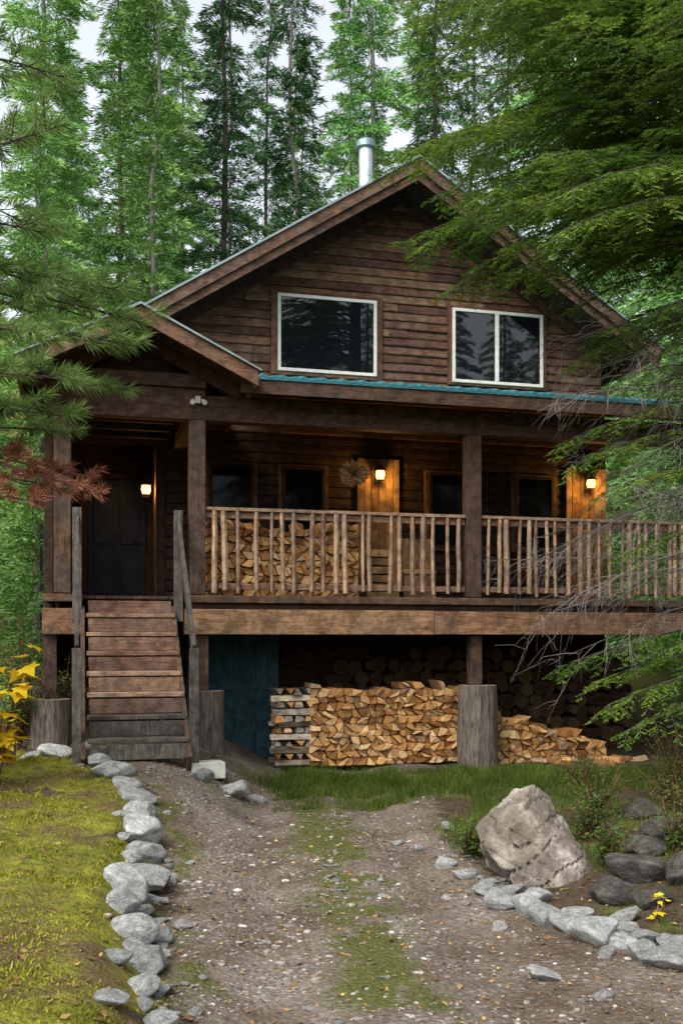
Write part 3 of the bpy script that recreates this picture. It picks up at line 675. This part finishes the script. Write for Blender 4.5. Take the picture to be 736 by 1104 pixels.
for v in bm.verts:
    p=v.co; q=Vector((p.x*2.2+p.z*2.5,p.y*3,p.z*5-p.x*3.5))
    a=abs(noise.noise(q)); crack=-.045*max(0,1-a/.07)**1.5
    st_=(p.x*.5+p.z*.85)*11; stp=.012*(abs((st_%1)-.5)*2)**3
    v.co=p+Vector((p.x,p.y,p.z*.3)).normalized()*(crack-stp+.014*noise.noise(p*7)+.008*noise.noise(p*22))
me=bpy.data.meshes.new('boulder'); bm.to_mesh(me); bm.free(); me.materials.append(M['boulder'])
o=put('boulder',me,None,(1.32,7.05,gz(1.32,7.05)-.0),(0,0,.05)); tag(o,"large angular grey-brown boulder beside the path","boulder")
# gravel
rs=np.random.default_rng(4)
ico=bmesh.new(); bmesh.ops.create_icosphere(ico,subdivisions=1,radius=1); ico.verts.ensure_lookup_table()
IV=np.array([v.co[:] for v in ico.verts]); IF=np.array([[v.index for v in f.verts] for f in ico.faces]); ico.free()
T_=[];Rn=[]
n=0
while n<6500:
    y=3.4+8.2*R()**1.3; x=U(-1.9,2.2); p,g_,m_=masks(x,y)
    if R()>p*(.15+2.2*max(0,.2+noise.noise(Vector((x*2,y*2,31)))))*(1-.7*g_)+.01: continue
    q=min(.030,.0035+.0045*random.expovariate(1.)); s3=np.array([q*U(.8,1.4),q*U(.8,1.4),q*U(.3,.6)])
    a=U(0,6.28); V=IV*s3*rs.uniform(.75,1.2,(len(IV),1)); V=np.stack([V[:,0]*math.cos(a)-V[:,1]*math.sin(a),V[:,0]*math.sin(a)+V[:,1]*math.cos(a),V[:,2]],1)+np.array([x,y,gz(x,y)+q*.1+.004])
    T_.append(V[IF]); Rn+=[R()]*len(IF); n+=1
o=put('gravel',poly_mesh('gravel',np.concatenate(T_),[M['gravel']],Rn)); tag(o,"loose gravel strewn over the dirt path","gravel",kind="stuff")
B=[]
for _ in range(5200):
    y=3.4+8.6*R()**1.3; x=U(-3.6,3.2); q=U(.008,.024); a=U(0,6.28); z=gz(x,y)+.010
    B.append(np.array([[math.cos(a+k)*q*(1 if i%2==0 else .5),math.sin(a+k)*q*(1 if i%2==0 else .5),U(-.006,.01)] for i,k in enumerate((0,1.57,3.14,4.71))])+np.array([x,y,z]))
o=put('leaf_litter',poly_mesh('leaf_litter',B,[M['litter']])); tag(o,"fallen brown and yellow leaves on the ground","leaf litter",kind="stuff")
def blades(pts,hs,ws,lean,rs):
    N=len(pts); pts=np.array(pts); a=rs.uniform(0,6.28,N); p=np.stack([-np.sin(a),np.cos(a),np.zeros(N)],1)
    b=rs.uniform(0,6.28,N); ld=np.stack([np.cos(b),np.sin(b),np.zeros(N)],1)*(rs.uniform(.1,1,N)*lean)[:,None]
    h=np.array(hs)[:,None]; w=np.array(ws)[:,None]; up=np.array([0,0,1.])
    m=pts+up*h*.55+ld*h*.35; t=pts+up*h*.95+ld*h
    q1=np.stack([pts-p*w*.5,pts+p*w*.5,m+p*w*.4,m-p*w*.4],1); q2=np.stack([m-p*w*.4,m+p*w*.4,t,t-p*w*.03],1)
    r=rs.random(N); return np.concatenate([q1,q2]),np.concatenate([r,r])
pts=[];hs=[];ws=[]
n=0
while n<32000:
    y=3.4+9.2*R()**.8; x=U(-3.2,4.2); p,g_,m_=masks(x,y)
    cl=noise.noise(Vector((x*3.3,y*3.3,7)))
    inp=(xb(y)+.1<x<xr(y)-.1 and y<9.6)
    if R()>g_*(.5+1.2*cl)*(.55 if inp else 1): continue
    n+=1
    far=sm((y-9)/1.5)*sm((12.8-y)/.8)
    pts.append((x,y,gz(x,y))); hs.append((U(.02,.05)+far*U(.0,.10)*(.6+cl)+(.06*R() if x>xr(y) else 0))*(.4 if inp else 1)); ws.append(.004+.003*far+.002*R())
q,r=blades(pts,hs,ws,.8,rs)
tp=[];th_=[];tw=[]
for _ in range(64):
    if R()<.5: cx_,cy_=U(-1.0,.6),U(10.9,12.0)
    elif R()<.5: cx_,cy_=U(.75,2.0),U(7.2,8.6)
    else: cx_,cy_=U(-.6,3),U(9.6,12.2)
    for k in range(60):
        x=cx_+random.gauss(0,.09); y=cy_+random.gauss(0,.09); tp.append((x,y,gz(x,y))); th_.append(U(.06,.22)); tw.append(.006)
q2,r2=blades(tp,th_,tw,.9,rs)
o=put('grass',poly_mesh('grass',np.concatenate([q,q2]),[M['grass']],np.concatenate([r,r2]))); tag(o,"short green grass around the path and porch","grass",kind="stuff")
pts=[];hs=[];ws=[];n=0
while n<34000:
    y=3.4+8*R(); x=U(-4,-.5); p,g_,m_=masks(x,y)
    cl=noise.noise(Vector((x*2.5,y*2.5,11)))
    if R()>m_*(.30+1.9*cl): continue
    n+=1; pts.append((x,y,gz(x,y)-.003)); hs.append(U(.006,.016)*(1+max(0,cl)*1.5)*(1 if R()>.02 else 3)); ws.append(U(.006,.012))
q,r=blades(pts,hs,ws,1.3,rs)
o=put('moss',poly_mesh('moss',q,[M['mossb']],r)); tag(o,"yellow-green moss covering the bank","moss",kind="stuff")
# ------------------------------------------------------------------ conifers
def conifer(seed,H,Rad,base,per_m,droop,rise,esz,epm,fol,bark,tr=.13,sparse=1.0):
    rs=np.random.default_rng(seed); nb=int(H*per_m); out=[];rn=[]; mb=MB()
    npt=12; wob=[(rs.normal()*.05*i/npt*3,rs.normal()*.05*i/npt*3) for i in range(npt+1)]
    mb.tube([(wob[i][0],wob[i][1],H*i/npt-(.6 if i==0 else 0)) for i in range(npt+1)],[tr*(1-.93*i/npt)*(1.25 if i==0 else 1) for i in range(npt+1)],7)
    for i in range(nb):
        fr=(i+rs.random())/nb; h=H*(base+(1-base)*fr)*.99; L=Rad*((1-fr)**.8)*rs.uniform(.5,1.18)*(sparse if rs.random()<.3 else 1)+.15
        az=rs.uniform(0,2*math.pi); d0=np.array([math.cos(az),math.sin(az),0]); pp=np.array([-d0[1],d0[0],0])
        ne=int(L*epm*rs.uniform(.6,1.2))+10
        s_=rs.random(ne)**.8; wl=.26*L*(1-s_)**.8*np.minimum(1,s_*4+.15)+.07
        lat=rs.uniform(-1,1,ne)*wl; dp=droop*rs.uniform(.7,1.3); ri=rise+rs.normal()*.10; bt=rs.random()
        pos=d0*(L*s_)[:,None]+pp*lat[:,None]; pos[:,2]=h+ri*L*s_-dp*L*s_*s_-.2*np.abs(lat)+rs.normal(size=ne)*.035
        dr_=d0*.9+pp*(np.sign(lat)*rs.uniform(.2,.8,ne))[:,None]+rs.normal(size=(ne,3))*.35; dr_[:,2]+=.0+ri-dp*s_
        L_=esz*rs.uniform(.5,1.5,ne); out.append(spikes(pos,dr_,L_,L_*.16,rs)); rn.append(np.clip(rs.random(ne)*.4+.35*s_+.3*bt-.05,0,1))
    return mb.mesh('trunk',[bark]),poly_mesh('crown',np.concatenate(out),[fol],np.concatenate(rn))
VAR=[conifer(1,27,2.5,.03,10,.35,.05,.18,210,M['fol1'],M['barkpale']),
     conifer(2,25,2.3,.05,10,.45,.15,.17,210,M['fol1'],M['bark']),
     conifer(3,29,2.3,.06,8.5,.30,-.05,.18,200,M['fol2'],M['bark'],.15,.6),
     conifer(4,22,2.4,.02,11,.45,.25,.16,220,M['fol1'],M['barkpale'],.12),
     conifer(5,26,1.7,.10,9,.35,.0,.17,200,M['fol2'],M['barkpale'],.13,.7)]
LB=["tall bright green conifer in the forest behind the cabin","tall green conifer in the forest behind the cabin","tall dark spruce in the forest behind the cabin","full feathery green conifer in the forest behind the cabin","narrow dark spruce in the forest behind the cabin"]
rr=random.Random(31)
def tree(v,x,y,s=1,grp="forest conifers",lab=None):
    e=empty('conifer_tree',(x,y,gz(x,y)-.1),rr.uniform(0,6.28)); e.scale=(s*rr.uniform(.9,1.1),s*rr.uniform(.9,1.1),s)
    if s<.85: e.scale=(e.scale[0]*1.2,e.scale[1]*1.2,s)
    tag(e,lab or LB[v],"tree",group=grp)
    put('trunk',VAR[v][0],e); put('crown',VAR[v][1],e)
for (v,x,y,s) in [(0,-6.4,22,.78),(3,-4.2,22.5,.95),(1,-8.8,24,.6),(4,-1.2,26,.80),(0,.7,24,.85),(2,2.5,27,.85),(3,5.2,24,1),(0,8.0,22,1),(1,-11,20,.5),(1,-5.6,26,.75),(2,-2.9,25,.72),
    (3,-5.6,30,1.05),(0,-8.6,32,.66),(2,-2.4,33,.70),(0,.3,35,.78),(4,4.2,33,.9),(0,7.2,31,1.1),(3,11,31,1.1),(0,-12.5,32,.75),(1,2.6,34,.80),(4,-4.0,36,.95),
    (2,-15,40,.8),(3,-11.0,42,.8),(1,-6.6,42,.90),(0,-1.8,45,.74),(4,1.6,44,.7),(2,7,43,1.0),(3,11,42,1.1),(0,16,41,1.1)]:
    tree(v,x,y,s)
for (v,x,y,s) in [(3,-5.6,13.5,.40),(1,-6.8,11.5,.38),(3,-4.9,16.5,.52),(2,-8.5,15,.42),(0,-7.4,18,.48),(3,7.6,15,.8),(1,6.6,18.5,.9),(2,9.2,13,.8),(3,7.6,11.5,.7),(1,-5.6,10.2,.25),(3,6.1,10.6,.35)]:
    tree(v,x,y,s,"conifers beside the cabin","green conifer standing close beside the cabin")
for (v,x,y,s) in [(2,14,-20,.85),(0,19,-22,.85),(4,23,-19,.9),(2,27.5,-22,.95),(0,33,-21,.9),(4,9,-24,.8),(4,16.5,-17,.7),(2,24.5,-27,1.0),(0,30,-29,1.0),(2,21,-16,.7),(1,35,-27,1.1)]:
    tree(v,x,y,s,"conifers across the clearing","tall conifer across the clearing facing the cabin")
# ---- near fir tree
rs=np.random.default_rng(77); rr=random.Random(77)
need=[];nrn=[];twg=MB();dead=MB()
def rotz(v,a): c_,s_=math.cos(a),math.sin(a); return np.array([v[0]*c_-v[1]*s_,v[0]*s_+v[1]*c_,v[2]])
def nrm(v): return v/np.linalg.norm(v)
def fir_branch(P0,az,L,rise,droop,gap=.07,K=7):
    d0=np.array([math.cos(az),math.sin(az),0.]); P0=np.array(P0,float); bend=rs.normal()*.22; bp=rs.random()
    def cv(s_): return P0+rotz(d0,bend*s_)*L*s_+np.array([0,0,rise*L*s_-droop*L*s_*s_])
    twg.tube([cv(k/6) for k in range(7)],[.018*(1-k/6.5)*(.4+L*.25) for k in range(7)],4,cap=False)
    n_=int(L/gap)
    for i in range(n_):
        s_=.24+.76*(i+rs.random())/n_; side=1 if i%2 else -1
        b=cv(s_); tg=nrm(cv(min(1.02,s_+.03))-cv(s_-.03)); sd=rotz(tg,side*rs.uniform(.6,1.2)); sd[2]-=rs.uniform(.0,.35); sd=nrm(sd)
        sl=(.16+.36*L*.5*(1-s_)**.6)*rs.uniform(.5,1.25)
        sag=rs.uniform(.0,.4)
        twg.tube([b,b+sd*sl*.5+np.array([0,0,-sag*sl*.2]),b+sd*sl+np.array([0,0,-sag*sl*.7])],[.0035,.0028,.0015],3,cap=False)
        m=max(4,int(sl/.026)); t=(np.arange(m)+rs.random(m))/m
        tb=b+sd*(sl*t)[:,None]; tb[:,2]-=sag*sl*.7*t*t
        pr=nrm(np.cross(sd,np.array([0,0,1.]))); sg=np.where(np.arange(m)%2==0,1,-1)
        td=sd*.75+pr*(sg*rs.uniform(.5,1,m))[:,None]+rs.normal(size=(m,3))*.14; td[:,2]-=.12; td/=np.linalg.norm(td,axis=1)[:,None]
        tl=rs.uniform(.06,.15,m)*(1-.5*t)
        need.append(spikes(tb,td,tl,np.full(m,.013),rs)); q=np.clip(bp*.5+rs.random()*.25+rs.random(m)*.25,0,1); nrn.append(q)
        kk=(np.arange(K)+.5)/K
        nb_=(tb[:,None,:]+td[:,None,:]*(tl[:,None]*kk)[:,:,None]).reshape(-1,3)
        pd=np.cross(td,np.array([0,0,1.])); pd/=np.linalg.norm(pd,axis=1)[:,None]+1e-9
        sg2=np.where(np.arange(K)%2==0,1,-1)
        nd=(td[:,None,:]*.7+pd[:,None,:]*sg2[None,:,None]*.9).reshape(-1,3)+rs.normal(size=(m*K,3))*.12
        need.append(spikes(nb_,nd,rs.uniform(.022,.036,m*K),np.full(m*K,.0088),rs)); nrn.append(np.repeat(q,K))
def dead_branch(P0,az,L,rise,droop,dens=1.0):
    d0=np.array([math.cos(az),math.sin(az),0.]); P0=np.array(P0,float); bend=rs.normal()*.3
    def cv(s_): return P0+rotz(d0,bend*s_)*L*s_+np.array([0,0,rise*L*s_-droop*L*s_*s_])
    dead.tube([cv(k/7)+rs.normal(size=3)*.015 for k in range(8)],[.008*(1-k/8)+.0013 for k in range(8)],4,cap=False,r=rs.random())
    n_=int(L/.10*dens)
    for i in range(n_):
        s_=.15+.85*(i+rs.random())/n_; side=1 if i%2 else -1
        b=cv(s_); tg=nrm(cv(min(1.02,s_+.03))-cv(s_-.03)); sd=rotz(tg,side*rs.uniform(.4,1.1)); sd[2]-=rs.uniform(-.4,.8); sd=nrm(sd)
        sl=rs.uniform(.12,.75)*(1.1-s_*.6); sag=rs.uniform(-.3,1.2)
        def c2(t): return b+sd*sl*t+np.array([0,0,-sag*sl*t*t*.6])
        rv=rs.random()
        dead.tube([c2(0),c2(.35)+rs.normal(size=3)*.014,c2(.7)+rs.normal(size=3)*.02,c2(1)],[.003,.0024,.0018,.0011],3,cap=False,r=rv)
        for k in range(int(sl/.085)+1):
            t=rs.uniform(.2,1); b2=c2(t); d2=nrm(sd+rs.normal(size=3)*.6+np.array([0,0,-.25])); l2=rs.uniform(.06,.25)
            dead.tube([b2,b2+d2*l2*.5+rs.normal(size=3)*.010,b2+d2*l2+np.array([0,0,-l2*.2])],[.0017,.0013,.0009],3,cap=False,r=rv)
FX,FY=3.65,8.3; fg=gz(FX,FY)
fir=empty('fir_tree',(FX,FY,fg)); tag(fir,"near fir tree with drooping green sprays and bare grey lower branches","tree")
H0=lambda z: z-fg
for i in range(112):
    z=3.9+4.5*(i/111); t=math.pi+rs.uniform(-.95,.95)
    reach=lerp(z,[3.8,4.3,4.8,5.4,6.2,7,8.5],[1.7,2.2,2.7,3.1,3.2,3.2,3.0])
    fir_branch((0,0,H0(z+.25)),t,reach*rs.uniform(.55,1.05),rs.uniform(.0,.22),rs.uniform(.14,.34),.074)
for (z,t,L) in ((6.1,3.2,3.3),(5.7,3.05,3.15),(6.5,3.3,3.3),(5.3,3.3,2.9),(6.9,3.1,3.2),(5.9,3.4,3.1),(5.35,3.15,2.55),(5.6,3.2,2.75),(5.15,3.1,2.35),(5.45,3.3,2.6),(5.2,3.25,2.45),(5.0,3.15,2.2),(4.9,3.3,2.1)): fir_branch((0,0,H0(z)),t,L,.05,.24,.062)
for i in range(8): fir_branch((0,0,H0(3.9+4.5*i/8)),rs.uniform(-1.6,1.6),rs.uniform(1.8,2.6),.1,.3,.18)
for (z,t,L) in ((1.75,3.35,1.9),(1.55,3.0,1.6),(1.85,3.7,1.5),(1.4,3.3,1.6),(1.2,3.2,1.5),(2.6,3.0,1.4),(3.1,3.4,1.6),(3.4,3.0,1.8),(3.6,3.3,1.9)): fir_branch((0,0,H0(z)),t,L,.05,.26,.08)
for i in range(26):
    z=2.0+2.4*(i/25); dead_branch((0,0,H0(z)),math.pi+rs.uniform(-.8,.7),rs.uniform(1.4,2.5),rs.uniform(-.1,.22),rs.uniform(.05,.32))
for i in range(3): dead_branch((0,0,H0(U(1.8,3.6))),rs.uniform(-1.5,1.5),rs.uniform(1.2,2),.05,.2,.6)
tm=MB(); tm.tube([(0,0,-.3),(0,0,.3),(.03,0,3),(0,.04,6),(.05,0,9),(.05,0,12)],[.34,.25,.21,.17,.10,.02],14); tm.obj('trunk',[M['bark']],fir,smooth=True)
put('crown',poly_mesh('crown',np.concatenate(need),[M['fir']],np.concatenate(nrn)),fir)
twg.obj('limbs',[M['bark']],fir); dead.obj('bare_branches',[M['twig']],fir)
# ---- near pine
PX,PY=-3.70,7.4; pg=gz(PX,PY)
pin=empty('pine_tree',(PX,PY,pg)); tag(pin,"near pine with long needles and a rusty dead branch","tree")
nd_=[];rd_=[]; pl=MB()
def pine_branch(P0,az,L,rise,droop,store,K=66,ln=(.08,.15),st0=.4):
    d0=np.array([math.cos(az),math.sin(az),0.]); P0=np.array(P0,float); bend=rs.normal()*.25
    def cv(s_): return P0+rotz(d0,bend*s_)*L*s_+np.array([0,0,rise*L*s_-droop*L*s_*s_])
    pl.tube([cv(k/6) for k in range(7)],[.014*(1-k/7)+.003 for k in range(7)],5,cap=False)
    tips=[(cv(1.0),nrm(cv(1.)-cv(.9)))]
    n_=int(L/.15)
    for i in range(n_):
        s_=st0+(1-st0)*(i+rs.random())/n_; b=cv(s_); tg=nrm(cv(min(1.,s_+.03))-cv(s_-.05)); sd=rotz(tg,(1 if i%2 else -1)*rs.uniform(.5,1)); sd[2]+=rs.uniform(-.25,.35); sd=nrm(sd)
        sl=rs.uniform(.14,.46)*(1.2-.7*s_); e_=b+sd*sl+np.array([0,0,.04]); pl.tube([b,b+sd*sl*.5,e_],[.006,.004,.003],4,cap=False); tips.append((e_,nrm(sd+np.array([0,0,.25]))))
        if sl>.25:
            s3=nrm(rotz(sd,rs.choice([-1,1])*.7)); e3=b+sd*sl*.5+s3*.16; pl.tube([b+sd*sl*.5,e3],[.004,.003],4,cap=False); tips.append((e3,s3))
    for e_,dd in tips:
        t=rs.random(K)**1.3
        rd=rs.normal(size=(K,3)); rd-=np.outer(rd@dd,dd); rd/=np.linalg.norm(rd,axis=1)[:,None]
        bs=e_-dd*(t*.12)[:,None]; dr_=dd*(.5+.6*(1-t))[:,None]+rd*.75; dr_[:,2]-=.08
        store.append((spikes(bs,dr_,rs.uniform(*ln,K),np.full(K,.0070),rs),np.clip(rs.random()*.65+rs.random(K)*.35,0,1)))
for i in range(23):
    z=2.9+4.3*i/23; reach=lerp(z,[2.8,3.5,4.4,5.4,7.2],[1.6,2.1,2.2,1.8,1.1])
    pine_branch((0,0,z-pg),rs.uniform(-.75,.75),reach*rs.uniform(.6,1.05),rs.uniform(.05,.3),rs.uniform(.0,.25),nd_)
for (z,a,L) in ((3.95,.1,2.15),(4.2,-.1,2.2),(4.4,.2,2.05),(3.75,.3,2.0),(3.55,-.1,1.9),(3.35,.15,1.75)): pine_branch((0,0,z-pg),a,L,.02,.10,nd_,st0=.5)
for i in range(4): pine_branch((0,0,3+.9*i-pg),rs.uniform(1.6,4.6),1.6,.1,.1,nd_)
for (z,a,L) in ((2.85,.05,1.95),(2.7,-.2,1.75),(3.05,.2,1.85),(2.95,-.05,1.6)): pine_branch((0,0,z-pg),a,L,.02,.12,rd_,70,(.06,.11))
tm=MB(); tm.tube([(0,0,-.3),(0,0,.3),(.05,0,3),(0,.04,6),(.05,0,9),(.0,0,11)],[.26,.2,.16,.12,.07,.01],14); tm.obj('trunk',[M['bark']],pin,smooth=True)
put('crown',poly_mesh('crown',np.concatenate([a for a,b in nd_]),[M['pineneedle']],np.concatenate([b for a,b in nd_])),pin)
o=put('dead_branch',poly_mesh('dead_branch',np.concatenate([a for a,b in rd_]),[M['redneedle']],np.concatenate([b for a,b in rd_])),pin); o["label"]="rusty red dead needles on a low branch"
pl.obj('limbs',[M['bark']],pin)
# ---- shrubs
LEAF=[(0,0),(.18,.10),(.42,.06),(.34,.24),(.5,.42),(.22,.46),(0,1.0),(-.22,.46),(-.5,.42),(-.34,.24),(-.42,.06),(-.18,.10)]
def shrub(name,label,cat,x,y,w,h,nst,nlf,lsz,mat,seed,simple=False,grp=None):
    rs=np.random.default_rng(seed); e=empty(name,(x,y,gz(x,y)-.02)); tag(e,label,cat,group=grp)
    mb=MB(); F=[];rn=[]
    for i in range(nst):
        a=rs.uniform(0,6.28); r_=rs.uniform(.1,1)*w; hh=h*rs.uniform(.5,1)
        p=[np.array([math.cos(a)*r_*t**1.3,math.sin(a)*r_*t**1.3,hh*t*(1.15-.15*t)])+rs.normal(size=3)*.01 for t in (0,.33,.66,1)]
        mb.tube(p,[.006,.005,.004,.002],4,cap=False)
        for k in range(nlf):
            t=rs.uniform(.25,1); j=min(2,int(t*3)); q=p[j]+(p[j+1]-p[j])*(t*3-j)
            b=rs.uniform(0,6.28); dx=np.array([math.cos(b),math.sin(b),rs.uniform(-.6,.3)]); dx/=np.linalg.norm(dx); sx_=np.cross(dx,[0,0,1.]); sx_/=np.linalg.norm(sx_); sx_=sx_+np.array([0,0,rs.uniform(-.5,.5)])
            s_=lsz*rs.uniform(.5,1.2); q=q+dx*.02
            if simple: F.append([q,q+dx*s_*.45+sx_*s_*.22,q+dx*s_,q+dx*s_*.45-sx_*s_*.22])
            else: F.append([q+dx*s_*v-np.array([0,0,.15*s_*v*v])+sx_*s_*u for u,v in LEAF])
            rn.append(rs.random())
    mb.obj('stems',[M['trim']],e); put('foliage',poly_mesh('foliage',np.array(F),[mat],rn),e)
shrub('maple_shrub',"low shrub with bright yellow lobed leaves on the bank","shrub",-2.92,8.7,.42,1.25,12,10,.20,M['yellow'],1)
shrub('maple_shrub',"low shrub with bright yellow lobed leaves on the bank","shrub",-3.35,9.2,.4,1.1,8,8,.17,M['yellow'],2)
shrub('yellow_seedling',"small seedling with yellow leaves among the rocks","seedling",1.78,5.75,.06,.2,3,4,.07,M['yellow'],3)
shrub('yellow_seedling',"small seedling with yellow leaves near the fir","seedling",3.0,9.2,.06,.2,3,3,.07,M['yellow'],4)
for i,(x,y,w,h) in enumerate([(1.85,7.6,.32,.45),(2.1,8.4,.35,.5),(1.45,8.5,.25,.35),(2.7,7.9,.35,.45),(2.9,9.1,.4,.5),(3.3,10.2,.5,.7),(2.0,5.2,.2,.25),(2.35,10.1,.3,.4),(1.8,6.9,.22,.35),(2.3,7.0,.25,.4),(.95,7.55,.2,.3),(-3.6,11.4,.5,1.2),(-4.3,10.8,.6,1.5),(-3.9,12.6,.6,1.7),(-3.35,12.2,.35,1.1)]):
    shrub('green_shrub',"leafy green undergrowth shrub","shrub",x,y,w,h,34,22,.045 if x>0 else .07,M['herb'],20+i,True,"undergrowth shrubs")
mb=MB(); mb.tube([(0,0,-.2),(0,0,.1),(.01,0,.38)],[.13,.11,.10],16); o=mb.obj('tree_stump',[M['stump']],None,loc=(-3.22,9.75,gz(-3.22,9.75))); tag(o,"short weathered stump at the edge of the bank","stump")
# ------------------------------------------------------------------ light
w=bpy.data.worlds.new("World"); sc.world=w; w.use_nodes=True; nt=w.node_tree; bg=nt.nodes['Background']
sky=nt.nodes.new('ShaderNodeTexSky'); sky.sky_type='NISHITA'; sky.sun_disc=False
EL,AZ=math.radians(50),math.radians(212)
sky.sun_elevation=EL; sky.sun_rotation=AZ; sky.air_density=1.0; sky.dust_density=4.0
hs_=nt.nodes.new('ShaderNodeHueSaturation'); hs_.inputs['Saturation'].default_value=.28; hs_.inputs['Value'].default_value=2.6
nt.links.new(sky.outputs[0],hs_.inputs['Color']); nt.links.new(hs_.outputs[0],bg.inputs[0]); bg.inputs[1].default_value=.15
ld=bpy.data.lights.new('sun','SUN'); ld.energy=1.5; ld.angle=math.radians(20); ld.color=(1,.96,.88)
lo=bpy.data.objects.new('sun',ld); link(lo); lo.location=(0,0,30)
dv=Vector((math.sin(AZ)*math.cos(EL),math.cos(AZ)*math.cos(EL),math.sin(EL)))
lo.rotation_euler=(-dv).to_track_quat('-Z','Y').to_euler()
# ------------------------------------------------------------------ camera
cd_=bpy.data.cameras.new('camera'); cam=bpy.data.objects.new('camera',cd_); link(cam)
cam.location=(0,0,1.6); cam.rotation_euler=(math.radians(90),0,0)
cd_.sensor_fit='VERTICAL'; cd_.sensor_height=36; cd_.sensor_width=24; cd_.lens=36*1100/1104; cd_.shift_y=.125; cd_.clip_end=600; cd_.clip_start=.05
sc.camera=cam
